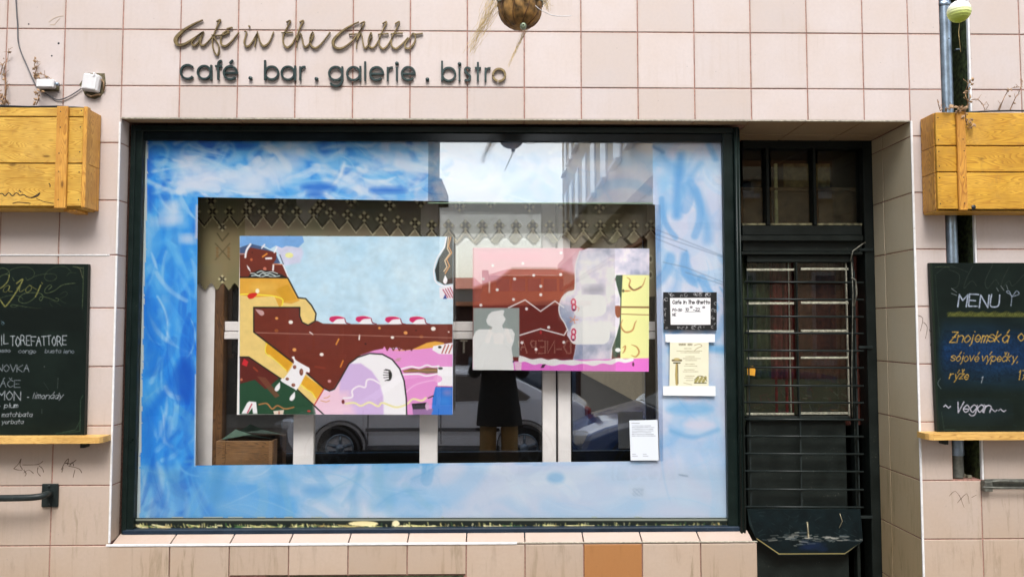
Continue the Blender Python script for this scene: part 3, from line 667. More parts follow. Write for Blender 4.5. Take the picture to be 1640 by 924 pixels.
# ================================================================== PAINTING WITH THE WHALE HEAD
P1D = .19
pt = empty('dessert_landscape_painting', U(555, 664, P1D), 'larger painting of a yellow and brown dessert landscape with a white sleeping head', 'painting')
cv = Canvas([((384, 378), (726, 379), (725, 664), (383, 663))], .85, (196, 224, 242)); cv.tf(370, 360, 2.886)
f = fbm(cv.X, cv.Y, 40, 21, 4)[:, None]; cv.C = cv.C+(f-.5)*np.array([42, 22, 8.]); f = fbm(cv.X, cv.Y*2, 14, 22, 3)[:, None]; cv.C += (f-.5)*14
BR = (112, 44, 30); BK = (32, 30, 28); YE = (238, 206, 128); GD = (226, 168, 62); PK = (232, 150, 214); WH = (244, 241, 246); LI = (212, 184, 230); LP = (242, 204, 224)
cv.poly([(205, 95), (325, 105), (335, 130), (320, 175), (245, 190)], (214, 212, 238), .9, soft=2)
cv.poly([(42, 50), (330, 50), (338, 80), (310, 106), (282, 100), (255, 98), (235, 108), (208, 96), (180, 112), (150, 94), (120, 108), (95, 90), (68, 105), (40, 100)], (122, 172, 230))
cv.ell(269, 141, 19, 12, (238, 236, 160))
cv.poly([(40, 105), (92, 88), (140, 100), (205, 130), (228, 178), (40, 200)], (72, 92, 132)); cv.line([(40, 135), (62, 135)], 4, (222, 150, 120))
cv.poly([(40, 140), (66, 138), (88, 105), (210, 128), (208, 160), (195, 178), (240, 184), (266, 246), (40, 246)], BR)
cv.line([(66, 150), (72, 118), (90, 90)], 8, WH, sm=True); cv.line([(142, 108), (155, 92)], 6, WH); cv.line([(200, 128), (212, 104)], 6, WH)
cv.line([(74, 188), (90, 216)], 7, WH, taper=True); cv.line([(196, 185), (194, 210)], 7, WH); cv.line([(196, 182), (240, 184)], 4, (226, 150, 110)); cv.line([(240, 184), (266, 246)], 5, WH); cv.line([(226, 140), (242, 182)], 4, (90, 100, 120))
cv.ell(94, 161, 6, 6, (205, 110, 70)); cv.ell(156, 204, 8, 8, (205, 120, 100)); cv.line([(146, 148), (166, 134)], 6, (235, 150, 60)); cv.line([(162, 156), (186, 155)], 8, WH); cv.ell(98, 128, 3, 4, (80, 25, 20))
cv.poly([(75, 244), (95, 222), (130, 208), (190, 214), (235, 230), (262, 246)], BK)
for l in ([(90, 224), (110, 226), (125, 236), (145, 224), (165, 232), (180, 226), (205, 236)], [(95, 236), (120, 234), (140, 240), (165, 234), (190, 240), (225, 236)], [(120, 222), (140, 214), (160, 222), (190, 218), (215, 226)]): cv.line(l, 3.2/2.9*1.2, (225, 240, 240), sm=True)
yb_ = [(40, 245), (262, 245), (310, 335), (345, 340), (372, 372), (393, 410), (388, 445), (358, 463), (330, 452), (318, 420), (318, 382), (105, 382), (105, 495), (430, 757), (385, 832), (235, 712), (80, 612), (40, 612)]
cv.poly(yb_, YE)
cv.poly([(40, 247), (262, 247), (318, 350), (280, 365), (240, 360), (225, 385), (200, 330), (120, 335), (40, 325)], GD); f_ = fbm(cv.X, cv.Y, 18, 31)
cv.poly([(205, 300), (262, 275), (305, 345), (250, 352), (232, 372), (238, 340)], (214, 158, 40)); cv.line([(40, 322), (90, 320), (150, 325), (200, 330), (238, 345), (236, 372)], 5, (250, 232, 70), sm=True)
cv.ell(150, 290, 60, 22, (238, 190, 90), .6, soft=6)
cv.poly([(160, 540), (185, 545), (290, 630), (260, 680), (215, 635), (180, 600), (158, 595)], (226, 165, 40)); cv.line([(165, 545), (160, 590), (205, 625), (255, 672)], 4, (250, 232, 80), sm=True)
cv.poly([(335, 690), (430, 757), (400, 808), (370, 775), (325, 735)], (228, 168, 45)); cv.line([(318, 735), (350, 760), (375, 775), (390, 800)], 4, (250, 232, 80), sm=True)
cv.poly([(105, 382), (318, 382), (320, 425), (332, 452), (358, 464), (388, 448), (400, 444), (425, 458), (560, 462), (640, 462), (700, 464), (800, 458), (900, 462), (1024, 460), (1024, 560), (900, 562), (850, 575), (800, 580), (770, 566), (700, 575), (600, 602), (545, 642), (500, 722), (478, 760), (455, 766), (428, 752), (105, 495)], BR)
f = fbm(cv.X, cv.Y, 9, 77)[:, None]; cv.C = cv.C*(1+(f-.5)*.09)
cv.poly([(40, 612), (82, 612), (235, 714), (430, 878), (40, 880)], (96, 34, 28)); cv.poly([(40, 735), (110, 715), (160, 760), (225, 705), (300, 760), (430, 878), (40, 880)], (34, 74, 50))
cv.poly([(120, 700), (160, 705), (225, 790), (205, 800), (170, 760)], (120, 70, 50), .8); cv.poly([(60, 618), (80, 632), (72, 655), (50, 645)], (205, 40, 50)); cv.line([(105, 660), (122, 675)], 7, (150, 60, 35)); cv.ell(48, 715, 6, 6, (200, 120, 90))
cv.line([(130, 830), (165, 825), (190, 850), (215, 835), (250, 850), (290, 842)], 6, (176, 120, 70), sm=True); cv.poly([(195, 860), (245, 855), (240, 878), (200, 878)], (232, 215, 200)); cv.line([(222, 862), (222, 878)], 4, (190, 70, 50)); cv.ell(360, 860, 8, 5, (190, 60, 45))
# white letter-like mark
cv.poly([(48, 872), (75, 822), (84, 815), (116, 818), (122, 872), (102, 872), (98, 845), (78, 872)], WH); cv.line([(76, 868), (96, 828)], 5, (190, 60, 80))
# pink and white mass
cv.poly([(600, 602), (660, 580), (702, 572), (708, 562), (722, 572), (735, 566), (745, 578), (770, 568), (800, 580), (850, 576), (900, 562), (1024, 545), (1024, 880), (780, 880)], PK)
cv.poly([(740, 580), (790, 582), (830, 578), (860, 566), (905, 545), (945, 538), (985, 545), (985, 575), (930, 568), (870, 575)], (232, 170, 70))
for k in range(5): cv.line([(715+k*28, 566), (722+k*28, 580), (730+k*28, 566)], 5, BR)
cv.poly([(395, 880), (385, 832), (430, 765), (470, 768), (500, 722), (545, 642), (585, 612), (640, 594), (700, 598), (745, 622), (780, 665), (800, 720), (810, 800), (810, 880)], WH)
cv.poly([(395, 880), (385, 832), (430, 765), (470, 768), (500, 722), (520, 690), (520, 880)], LP, soft=2); cv.poly([(505, 715), (545, 642), (600, 640), (650, 675), (685, 725), (703, 790), (706, 880), (520, 880), (500, 780)], LI, soft=1.5); cv.poly([(395, 880), (385, 832), (430, 775), (540, 770), (575, 880)], LP, .9, soft=6)
cv.line([(520, 800), (560, 795), (560, 765), (590, 745), (620, 750), (628, 718), (655, 715), (690, 735)], 7, (246, 236, 246), sm=True); cv.line([(530, 826), (570, 822), (600, 836), (640, 820), (680, 838), (700, 822), (760, 842), (810, 830), (840, 805), (880, 812), (900, 800)], 8, (240, 232, 170), sm=True)
cv.ell(518, 817, 7, 10, (110, 30, 30)); cv.line([(430, 800), (445, 798), (456, 790)], 4, (226, 170, 130)); cv.line([(415, 812), (440, 818), (455, 812)], 4, (226, 170, 130))
cv.line([(715, 668), (735, 675), (742, 695), (735, 716), (718, 718)], 4, BK, sm=True)
for a, b in (((735, 672), (708, 672)), ((740, 684), (706, 682)), ((742, 692), (704, 694)), ((740, 702), (706, 706)), ((736, 712), (712, 720))): cv.line([a, b], 2.2/2, BK)
cv.poly([(728, 675), (742, 685), (742, 705), (730, 715)], BK); cv.poly([(752, 630), (768, 616), (788, 614), (778, 630)], (205, 150, 170))
cv.line([(780, 668), (830, 655), (870, 660), (905, 648), (930, 655), (960, 652)], 6, WH, sm=True); cv.line([(790, 692), (830, 690), (870, 690), (905, 698), (955, 688)], 6, WH, sm=True)
cv.poly([(792, 674), (835, 662), (870, 668), (905, 658), (955, 662), (955, 684), (905, 688), (870, 682), (800, 682)], (120, 90, 55)); cv.line([(800, 676), (860, 672), (950, 672)], 3, (205, 140, 70))
cv.line([(812, 770), (850, 740), (910, 722), (965, 715)], 6, (240, 180, 226), sm=True)
cv.poly([(955, 655), (1024, 655), (1024, 745), (955, 745)], WH); cv.ell(968, 663, 11, 6, BK); cv.ell(956, 712, 20, 16, (238, 170, 220))
cv.poly([(935, 560), (1024, 545), (1024, 598), (960, 596), (930, 578)], WH); cv.ell(965, 565, 8, 6, BK)
for k in range(3): cv.line([(975+k*16, 592), (990+k*16, 556)], 5, (176, 70, 60))
cv.poly([(945, 748), (1024, 746), (1024, 880), (925, 880), (932, 800)], (46, 118, 212)); cv.line([(950, 746), (1022, 748)], 3, (200, 50, 110)); cv.ell(1000, 775, 20, 14, (140, 130, 190), .7, soft=4); cv.ell(985, 815, 24, 16, (60, 140, 225), .7, soft=5)
cv.poly([(835, 826), (905, 820), (912, 878), (845, 878)], (40, 34, 40)); cv.poly([(838, 852), (935, 850), (925, 878), (842, 878)], (150, 110, 160)); cv.ell(907, 838, 9, 18, (215, 170, 205)); cv.line([(912, 800), (935, 790)], 5, BK)
# crimson surf
for x, y in ((490, 438), (612, 438), (748, 440), (860, 440)):
    cv.poly([(x-38, y), (x-20, y-16), (x+20, y-16), (x+40, y+2), (x+38, y+18), (x-10, y+20)], WH, sm=True); cv.poly([(x-36, y+2), (x-30, y-12), (x+5, y-16), (x+36, y-6), (x, y-2), (x-20, y+12)], (206, 36, 98), sm=True)
    cv.line([(x+36, y-4), (x+42, y+14), (x+60, y+20)], 4, (130, 30, 50), sm=True)
for x, y, r, c in ((211, 432, 7, 'o'), (276, 450, 10, 'w'), (210, 489, 9, 'n'), (419, 599, 9, 'w'), (293, 577, 9, 'o'), (935, 480, 11, 'w'), (807, 499, 9, 'o'), (746, 520, 8, 'w'), (1006, 495, 4, 'w'), (686, 477, 6, 'o'), (880, 517, 9, 'n'), (455, 722, 8, 'p'), (855, 488, 4, 'b'), (622, 550, 5, 'b')):
    cv.ell(x, y, r, r*.85, {'o': (232, 160, 90), 'w': (246, 238, 232), 'n': (150, 80, 40), 'p': (210, 150, 150), 'b': (60, 20, 15)}[c])
for l, c in (([(364, 496), (378, 506)], (240, 225, 220)), ([(594, 510), (592, 530)], (245, 240, 235)), ([(498, 528), (486, 552)], (235, 155, 60)), ([(518, 628), (506, 656)], (225, 140, 50))): cv.line(l, 5, c)
cv.poly([(112, 390), (145, 396), (153, 412), (140, 420), (125, 408)], (200, 160, 160), sm=True); cv.poly([(75, 332), (85, 318), (122, 316), (105, 338), (85, 342)], (214, 40, 30), sm=True); cv.ell(122, 306, 9, 11, (250, 240, 210))
cv.line([(390, 655), (432, 662)], 9, (130, 52, 34)); cv.line([(105, 498), (1022, 522)], 1.2, (190, 150, 140), .7)
# ink outlines
OL = 6.5/2.886
for l in ([(40, 243), (262, 245), (310, 337), (345, 341), (372, 372), (393, 410), (388, 445), (356, 464), (328, 450), (317, 420), (318, 382), (105, 382), (105, 495), (282, 632)], [(40, 611), (82, 611), (232, 712)], [(300, 755), (430, 878)], [(355, 690), (428, 754), (455, 767), (478, 758), (500, 722), (545, 642), (585, 612), (640, 594), (700, 598), (745, 622), (780, 665), (800, 720), (810, 800), (812, 878)]): cv.line(l, OL, BK)
cv.line([(392, 444), (425, 458), (520, 460), (700, 462), (1022, 461)], 1.2, (100, 35, 25)); cv.line([(430, 757), (385, 832)], 1.8, (200, 60, 40))
# bone
cv.poly([(280, 612), (292, 608), (300, 625), (345, 652), (362, 662), (362, 682), (348, 680), (340, 700), (305, 760), (290, 756), (232, 722), (238, 708), (248, 705), (290, 640)], WH, sm=True)
for x, y, rx, ry in ((294, 657, 8, 9), (325, 680, 9, 16), (260, 712, 8, 7), (288, 740, 9, 8)): cv.ell(x, y, rx, ry, (120, 60, 45)); cv.ell(x+2, y-2, rx*.5, ry*.5, (170, 110, 90))
for x, y in ((214, 748), (283, 792)): cv.poly([(x+12, y-22), (x+12, y+5), (x, y+20), (x-12, y+16), (x-8, y)], WH, sm=True)
# dark drop and stripes at the right edge
cv.line([(995, 56), (985, 105), (955, 150), (938, 205), (945, 262), (985, 284), (1024, 280)], 5.2, WH, sm=True)
cv.poly([(1000, 55), (990, 105), (960, 155), (942, 210), (950, 258), (985, 278), (1026, 272), (1026, 55)], (42, 48, 46)); cv.line([(1015, 58), (1005, 100), (1020, 130), (996, 160), (1010, 190), (990, 225)], 5, (206, 140, 70)); cv.line([(1005, 58), (1000, 110), (1012, 132), (988, 165), (998, 195), (984, 215)], 1.6, (230, 200, 160))
cv.poly([(990, 232), (1000, 255), (992, 274), (980, 262)], WH, sm=True); cv.poly([(962, 290), (1026, 285), (1026, 345), (965, 340)], (235, 232, 240))
for k in range(4): cv.line([(980+k*11, 300-k*3), (1002+k*11, 336)], 1.8, (190, 90, 110))
cv.poly([(980, 342), (990, 320), (998, 342)], (40, 60, 140))
cv.build('painted_face', M['art'], pt, P1D, .92)
a, b = U(384.2, 378.6, P1D+.001), U(725, 663, P1D+.001)
part(MB().box((a.x, P1D+.002, b.z), (b.x, P1D+.022, a.z)), 'stretcher', M['white_wood'], pt)

# ================================================================== PINK AND BROWN PAINTING
P2D = .175
pt2 = empty('confection_portrait_painting', U(900, 596, P2D), 'smaller painting of a cloudy white figure on dark brown over pink icing', 'painting')
cv = Canvas([((757, 397), (1040, 398), (1039, 595), (757, 592))], .85, (104, 28, 22)); cv.tf(720, 360, 3.553)
cv.poly([(130, 120), (760, 120), (760, 300), (700, 290), (600, 250), (360, 250), (270, 320), (130, 365)], (226, 176, 190), .95, soft=3); cv.poly([(130, 365), (270, 320), (360, 250), (600, 250), (760, 300), (760, 430), (130, 470)], (158, 74, 56), .9, soft=5)  # pink top and terracotta band carry the reflected sky and roofs as paint
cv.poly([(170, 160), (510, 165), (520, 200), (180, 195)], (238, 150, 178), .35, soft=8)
fig = [(715, 262), (720, 220), (742, 150), (800, 128), (1142, 128), (1142, 287), (985, 287), (950, 288), (940, 310), (950, 345), (968, 400), (970, 480), (965, 570), (945, 640), (925, 700), (918, 775), (860, 790), (700, 775), (712, 720), (718, 676), (690, 662), (668, 628), (672, 598), (655, 560), (630, 520), (622, 470), (640, 415), (675, 382), (712, 368)]
cv.poly(fig, (222, 220, 236))
X, Y = cv.X, cv.Y
m = np.clip((X-885)/20, 0, 1)  # clouds inside the figure
msk = np.abs(cv.C-np.array([222, 220, 236.])).sum(1) < 6
n = fbm(X, Y, 26, 41, 4); cc = grad(np.clip((n-.25)*1.9, 0, 1), [[140, 150, 178.], [190, 190, 210.], [222, 214, 228.], [248, 246, 250.]]); cv.C[msk] = cc[msk]
cv.ell(820, 370, 60, 26, (120, 122, 140), .6, soft=8); cv.ell(655, 500, 26, 40, (150, 165, 190), .6, soft=8); cv.ell(800, 215, 90, 50, (246, 242, 250), .8, soft=14); cv.ell(800, 540, 70, 14, (200, 198, 220), .6, soft=6)
cv.line(fig[2:3]+[(720, 220), (715, 262), (712, 368), (675, 382), (640, 415), (622, 470), (630, 520), (655, 560), (672, 600)], 1.6, WH, sm=True); cv.line([(945, 300), (950, 345), (968, 400), (970, 480), (965, 570), (945, 640), (925, 700), (918, 775)], 1.8, WH, sm=True)
def pill(x0, y0, x1, y1, r, c):
    P = []
    for cx, cy, a0 in ((x1-r, y0+r, -90), (x1-r, y1-r, 0), (x0+r*.6, y1-r*.6, 90), (x0+r*.6, y0+r*.6, 180)):
        rr = r if cx > (x0+x1)/2 else r*.6
        P += [(cx+rr*math.cos(R(a0+k*18)), cy+rr*math.sin(R(a0+k*18))) for k in range(6)]
    cv.poly(P, c)
pill(708, 398, 892, 520, 44, (248, 248, 252)); pill(690, 565, 912, 680, 46, (248, 248, 252))
for x, y in ((705, 440), (708, 470), (706, 610), (704, 640)): cv.ell(x, y, 15, 22, (200, 50, 90)); cv.ell(x, y, 7, 12, (240, 220, 225)); cv.ell(x, y+14, 6, 6, (70, 30, 70))
for q in range(5): cv.line([(706, 540), (706+26*math.cos(q*1.256), 540+22*math.sin(q*1.256))], 3.4, (226, 140, 90))
cv.line([(715, 460), (738, 475), (732, 490)], 3, (225, 140, 100))
cv.poly([(950, 287), (985, 287), (980, 420), (978, 560), (975, 740), (948, 755), (930, 750), (925, 700), (950, 630), (968, 560), (972, 420), (950, 340), (943, 305)], (44, 72, 56)); 
cv.poly([(985, 286), (1142, 286), (1142, 762), (972, 762), (975, 560), (978, 420)], (234, 232, 158))
cv.line([(975, 468), (1142, 470)], 2.4, (124, 78, 40)); cv.line([(975, 508), (1142, 513)], 1.2, (140, 90, 50)); cv.poly([(942, 462), (962, 460), (972, 470), (970, 520), (955, 528), (943, 505)], (140, 72, 44), sm=True)
for l in ([(1010, 300), (1028, 315), (1022, 350), (1050, 372), (1095, 350), (1115, 302)], [(985, 540), (975, 575), (1000, 610), (1040, 600), (1055, 560), (1065, 545)], [(1035, 682), (1065, 695), (1078, 725), (1060, 750), (1035, 742)], [(985, 700), (1000, 690), (996, 715), (985, 730)], [(985, 378), (1030, 376)]): cv.line(l, 2.6, (186, 130, 70), sm=True, taper=True)
cv.line([(1025, 350), (1050, 370), (1090, 352)], 1.6, (90, 50, 30), sm=True); cv.ell(988, 376, 7, 9, (90, 90, 50)); cv.ell(962, 742, 10, 10, (60, 40, 35)); cv.ell(958, 712, 16, 12, WH)
# bottom icing
cv.poly([(130, 780), (420, 775), (1142, 758), (1142, 842), (130, 842)], (226, 112, 206))
cv.poly([(395, 742), (430, 752), (470, 765), (520, 758), (560, 768), (600, 762), (640, 772), (700, 768), (760, 775), (840, 770), (900, 772), (940, 760), (975, 758), (1000, 765), (1040, 758), (1045, 772), (1000, 785), (960, 778), (920, 795), (870, 788), (820, 802), (760, 790), (700, 800), (640, 792), (590, 802), (520, 790), (480, 796), (430, 778), (395, 782)], WH, sm=True)
cv.poly([(518, 815), (528, 795), (548, 792), (536, 812)], (60, 20, 40)); cv.ell(1045, 793, 6, 12, (90, 20, 60)); cv.poly([(368, 780), (410, 780), (408, 835), (375, 825)], (240, 190, 215))
for l in ([(335, 472), (430, 427), (518, 492), (600, 434), (650, 470)], [(400, 628), (518, 592), (652, 628), (668, 600)]): cv.line(l, 6.5/3.55, WH)
for x, y in ((634, 160), (417, 220), (246, 232), (192, 308), (370, 308), (479, 288), (632, 283), (271, 370), (519, 398), (364, 425), (438, 478), (178, 457), (564, 583), (650, 668), (412, 670), (492, 708), (519, 350)): cv.ell(x, y, 8.5, 8.5, (246, 236, 238))
cv.ell(519, 612, 5, 9, (214, 40, 60)); cv.ell(519, 612, 2, 4, BR)
# grey rectangle with a white bust
cv.poly([(135, 473), (397, 473), (397, 752), (135, 752)], (150, 160, 158)); f = fbm(cv.X, cv.Y, 12, 55)[:, None]
cv.poly([(132, 640), (150, 605), (168, 595), (240, 595), (244, 582), (218, 568), (208, 545), (222, 512), (240, 495), (300, 485), (312, 488), (305, 512), (318, 535), (314, 548), (300, 570), (302, 588), (355, 594), (371, 620), (366, 660), (352, 700), (360, 752), (368, 842), (132, 842)], (242, 243, 244))
cv.ell(363, 778, 5, 4, (40, 50, 90))
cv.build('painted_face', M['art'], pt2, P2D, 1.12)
a, b = U(757.5, 398.2, P2D), U(1039, 592, P2D)
part(MB().box((a.x, P2D+.002, b.z), (b.x, P2D+.011, a.z)), 'backing_board', M['white_wood'], pt2)
# ================================================================== INNER WINDOW, LACE, ROOM
IW = .30
inn = empty('inner_casement_window', U(690, 745, IW), 'white painted inner casement with four tall panes behind the display', 'window')
def ibar(x0, y0, x1, y1, d0=IW, d1=IW+.05, name='frame_bar', mat=None):
    a, b = U(x0, y0, d0), U(x1, y1, d0)
    return part(MB().box((a.x, d0, a.z), (b.x, d1, b.z), .003), name, mat or M['white_wood'], inn)
T0, T1 = 296, 800
ibar(300, T0, 344, T1, IW-.01); ibar(344.5, 450, 353, T1, IW-.02, IW+.04, 'frame_bar', M['brown_wood'])
ibar(475, T0, 501, T1); ibar(674, T0, 700, T1); ibar(868, T0, 891, T1, IW-.005); ibar(892.5, T0, 915, T1, IW-.005); ibar(1050, T0, 1085, T1, IW-.01)
for a, b in ((344, 475), (501, 674), (700, 868), (915, 1050)):
    ibar(a, 515, b, 530, IW+.002); ibar(a, 531.5, b, 543, IW-.006, IW+.045)
    ibar(a, T0-6, b, T0+10, IW+.002)
for a, b in ((354, 475), (501, 674), (700, 868), (915, 1050)):
    p, q = U(a, T0, IW+.02), U(b, T1, IW+.02); part(MB().box((p.x, IW+.02, q.z), (q.x, IW+.024, p.z)), 'pane', M['glass_inner'], inn)
# lace
LD = .275
lace = empty('lace_curtain', U(690, 318, LD), 'greenish grey net curtain with flower diamonds and a zigzag hem across the top', 'curtain')
cv = Canvas([((305, 300), (1075, 300), (1075, 475), (305, 470))], 1.35, (128, 124, 98))
X, Y = cv.X, cv.Y; n = fbm(X, Y, 60, 61, 3)
cv.C = grad(n, [[98, 106, 80], [112, 108, 90], [122, 106, 92]])
cv.A[:] = .50+.24*np.sin(X*2*np.pi/4.2)*np.sin(Y*2*np.pi/4.2)+.12*(fbm(X, Y, 5, 62, 2)-.5)
hem = 352+22*np.clip((X-500)/180, 0, 1)+0*X
def setA(mask, v): cv.A[mask] = v
per = 27.; ph = ((X-516)/per) % 1; tri = np.abs(ph-.5)*2             # 0 at peaks
zig = hem+17*tri-8
d = Y-zig; setA((d > 0), .90); cv.C[d > 0] = cv.C[d > 0]*np.array([1.08, 1.04, 1.0])
m = np.abs(d) < 1.7; cv.C[m] = np.array([40, 34, 24.]); setA(m, .96); m = (np.abs(d-4.) < 1.0); cv.C[m] = np.array([168, 160, 132.]); setA(m, .96)
def flower(x, y, s):
    cv.poly([(x, y-s), (x+s, y), (x, y+s), (x-s, y)], (176, 168, 134), .85)
    for a in range(4):
        q = a*math.pi/2+math.pi/4
        cv.ell(x+math.cos(q)*s*.42, y+math.sin(q)*s*.42, s*.34, s*.22, (34, 28, 20), 1., q)
fi = []
for k in range(-8, 21):
    x = 516+(k+.0)*per; y = 352+22*min(max((x-500)/180, 0), 1)-12
    flower(x+13.5, y-1, 9); fi.append((x+13.5, y-1, 9.5))
for k in range(-4, 10):
    x = 450+k*56+ (k % 2)*6; y = 322+(k % 2)*6+max(0, (x-500)/90); flower(x, y, 9); fi.append((x, y, 9.5))
for x, y, s in fi: m = (np.abs(X-x)+np.abs(Y-y)) < s; cv.A[m] = .93
# the side drop at the left: denser, with crosses
m = (X < 392); cv.C[m] = cv.C[m]*np.array([.86, .86, .76]); cv.A[m] = np.maximum(cv.A[m], .86+.05*np.sin(X[m]*1.5)); 
for y in (400,): cv.line([(345, y-10), (368, y+16)], 1.4, (70, 62, 40)); cv.line([(368, y-10), (345, y+16)], 1.4, (70, 62, 40))
flower(356, 447, 7); flower(356, 364, 7); cv.line([(348, 374), (356, 386), (366, 374)], 2, (66, 60, 38))
for y in (398, 404, 410): cv.ell(348, y, 2.2, 2.8, (104, 82, 52)); cv.ell(366, y, 2.2, 2.8, (104, 82, 52))
m = (X >= 392) & (X < 1036) & (Y > 384+6*np.sin(X*.2)); setA(m, 0.); m = (X < 392) & (Y > 459+5*np.sin(X*.33)); setA(m, 0.)
m = (X >= 1036); cv.A[m] = .9; 
for y in (415, 440): cv.ell(1042, y, 4, 7, (150, 145, 120)); cv.ell(1042, y, 2, 4, (70, 62, 48))
keep = cv.A > .01; F = np.concatenate(cv.faces); cv.faces = [F[keep[F].any(1)]]
o = cv.build('net_panel', M['lace'], lace, LD, 1.75)
xs = U(305, 300, LD), U(1075, 300, LD)
part(MB().tube([(xs[0].x, LD, xs[0].z), (xs[1].x, LD, xs[1].z)], .005, 8), 'curtain_rod', M['brass'], lace)
# room
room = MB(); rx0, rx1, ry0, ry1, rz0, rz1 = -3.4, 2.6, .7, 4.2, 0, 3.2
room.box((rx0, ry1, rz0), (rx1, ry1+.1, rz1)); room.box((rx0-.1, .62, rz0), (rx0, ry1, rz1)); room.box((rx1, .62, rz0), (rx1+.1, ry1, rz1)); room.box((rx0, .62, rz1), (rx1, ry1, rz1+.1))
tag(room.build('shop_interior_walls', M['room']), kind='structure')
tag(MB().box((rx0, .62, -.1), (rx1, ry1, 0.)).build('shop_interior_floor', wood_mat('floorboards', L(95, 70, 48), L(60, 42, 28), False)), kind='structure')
# table with crate, bag, dress on a stand
tz = U(400, 742, .75).z
tb = empty('window_table', (-1.2, .95, 0), 'dark table standing behind the inner panes', 'table')
dk = wood_mat('dark_wood', L(70, 52, 38), L(40, 28, 20), False)
part(MB().box((-2.05, .62, tz-.03), (.4, 1.25, tz), .004), 'tabletop', dk, tb)
for x in (-2.0, .35):
    for y in (.67, 1.2): part(MB().box((x-.03, y-.03, 0), (x+.03, y+.03, tz-.032), .004), 'leg', dk, tb)
CY = .19; a, b = U(346, 706, CY), U(437, 742, CY); cz = zb1-.049
cr = empty('wooden_crate', ((a.x+b.x)/2, CY+.05, cz), 'brown speckled wooden crate standing at the lower left between the panes', 'crate')
cw = wood_mat('crate_wood', L(138, 100, 60), L(86, 60, 36))
part(MB().box((a.x, CY, cz+.001), (b.x, CY+.01, a.z), .002), 'front_board', cw, cr)
for x in (a.x, b.x-.012): part(MB().box((x, CY+.0105, cz+.001), (x+.012, .27, a.z), .002), 'side_board', cw, cr)
for x in (a.x+.035, b.x-.02): part(MB().box((x, CY-.006, cz+.001), (x+.016, CY-.0005, a.z), .001), 'batten', cw, cr)
pp = MB(); pz = a.z
pp.add([(a.x+.02, CY+.02, pz+.004), (a.x+.10, CY+.01, pz+.06), (a.x+.18, CY+.03, pz+.03), (a.x+.09, .265, pz+.02), (a.x+.3, CY+.04, pz+.004)], [(0, 1, 2), (0, 2, 3), (2, 4, 3)])
tag(pp.build('crumpled_paper', simple('green_paper', L(110, 140, 125), .7)), 'crumpled greenish paper lying on top of the brown crate', 'paper')
# ================================================================== THINGS STUCK TO THE GLASS
def paper(name, label, cat, q, y, draw, step=.8, base=(244, 244, 242), th=.0012):
    p = U((q[0][0]+q[2][0])/2, q[2][1], y); o = empty(name, p, label, cat)
    cv = Canvas([q], step, base); draw(cv); cv.build('printed_face', M['print'], o, y, .85)
    A = [U(*k, y+.0003) for k in q]; m = MB(); v = [(a.x, y+.0003, a.z) for a in A]+[(a.x, y+th, a.z) for a in A]
    m.add(v, [(0, 1, 2, 3), (7, 6, 5, 4)]+[(i, i+4, (i+1) % 4+4, (i+1) % 4) for i in range(4)]); part(m, 'sheet', M['plastic'], o); return o
def d_card(cv):
    cv.poly([(1061, 467), (1150, 467), (1150, 530), (1061, 530)], (16, 16, 18))
    rs = random.Random(5)
    for _ in range(120):
        x = rs.uniform(1063, 1147); y = rs.uniform(469, 527)
        if 1071 < x < 1140 and 475 < y < 522: continue
        r = rs.uniform(1.4, 3.); cv.line([(x+r*math.cos(q), y+r*math.sin(q)) for q in np.linspace(rs.uniform(0, 3), rs.uniform(3.5, 6.5), 5)], .9, (205, 205, 208), .8)
    cv.poly([(1073, 477), (1138, 477), (1138, 520), (1074, 520)], (248, 248, 250))
    cv.text('Cafe In The Ghetto', 1077, 486.5, 5.4, (20, 20, 24), 1.1, adv=.66, jit=.1)
    cv.text('PO-SO', 1077, 498.5, 4.2, (50, 50, 55), .9); cv.text('10', 1098, 498, 5, (50, 50, 55), .9); cv.text('00', 1105, 493.5, 2.8, (50, 50, 55), .8); cv.text('-22', 1110, 498, 5, (50, 50, 55), .9); cv.text('00', 1125, 493.5, 2.8, (50, 50, 55), .8)
    cv.line([(1097, 499.5), (1122, 499)], .7, (90, 90, 95)); cv.text('NE', 1077, 506, 4, (60, 60, 65), .9); cv.line([(1078, 517), (1134, 516.5)], .5, (190, 190, 195))
paper('opening_hours_card', 'white opening hours card with a black border of white doodles, stuck on pale blue paint', 'sign', ((1062, 468), (1148, 468), (1148, 529), (1063, 528)), .1145, d_card, .7)
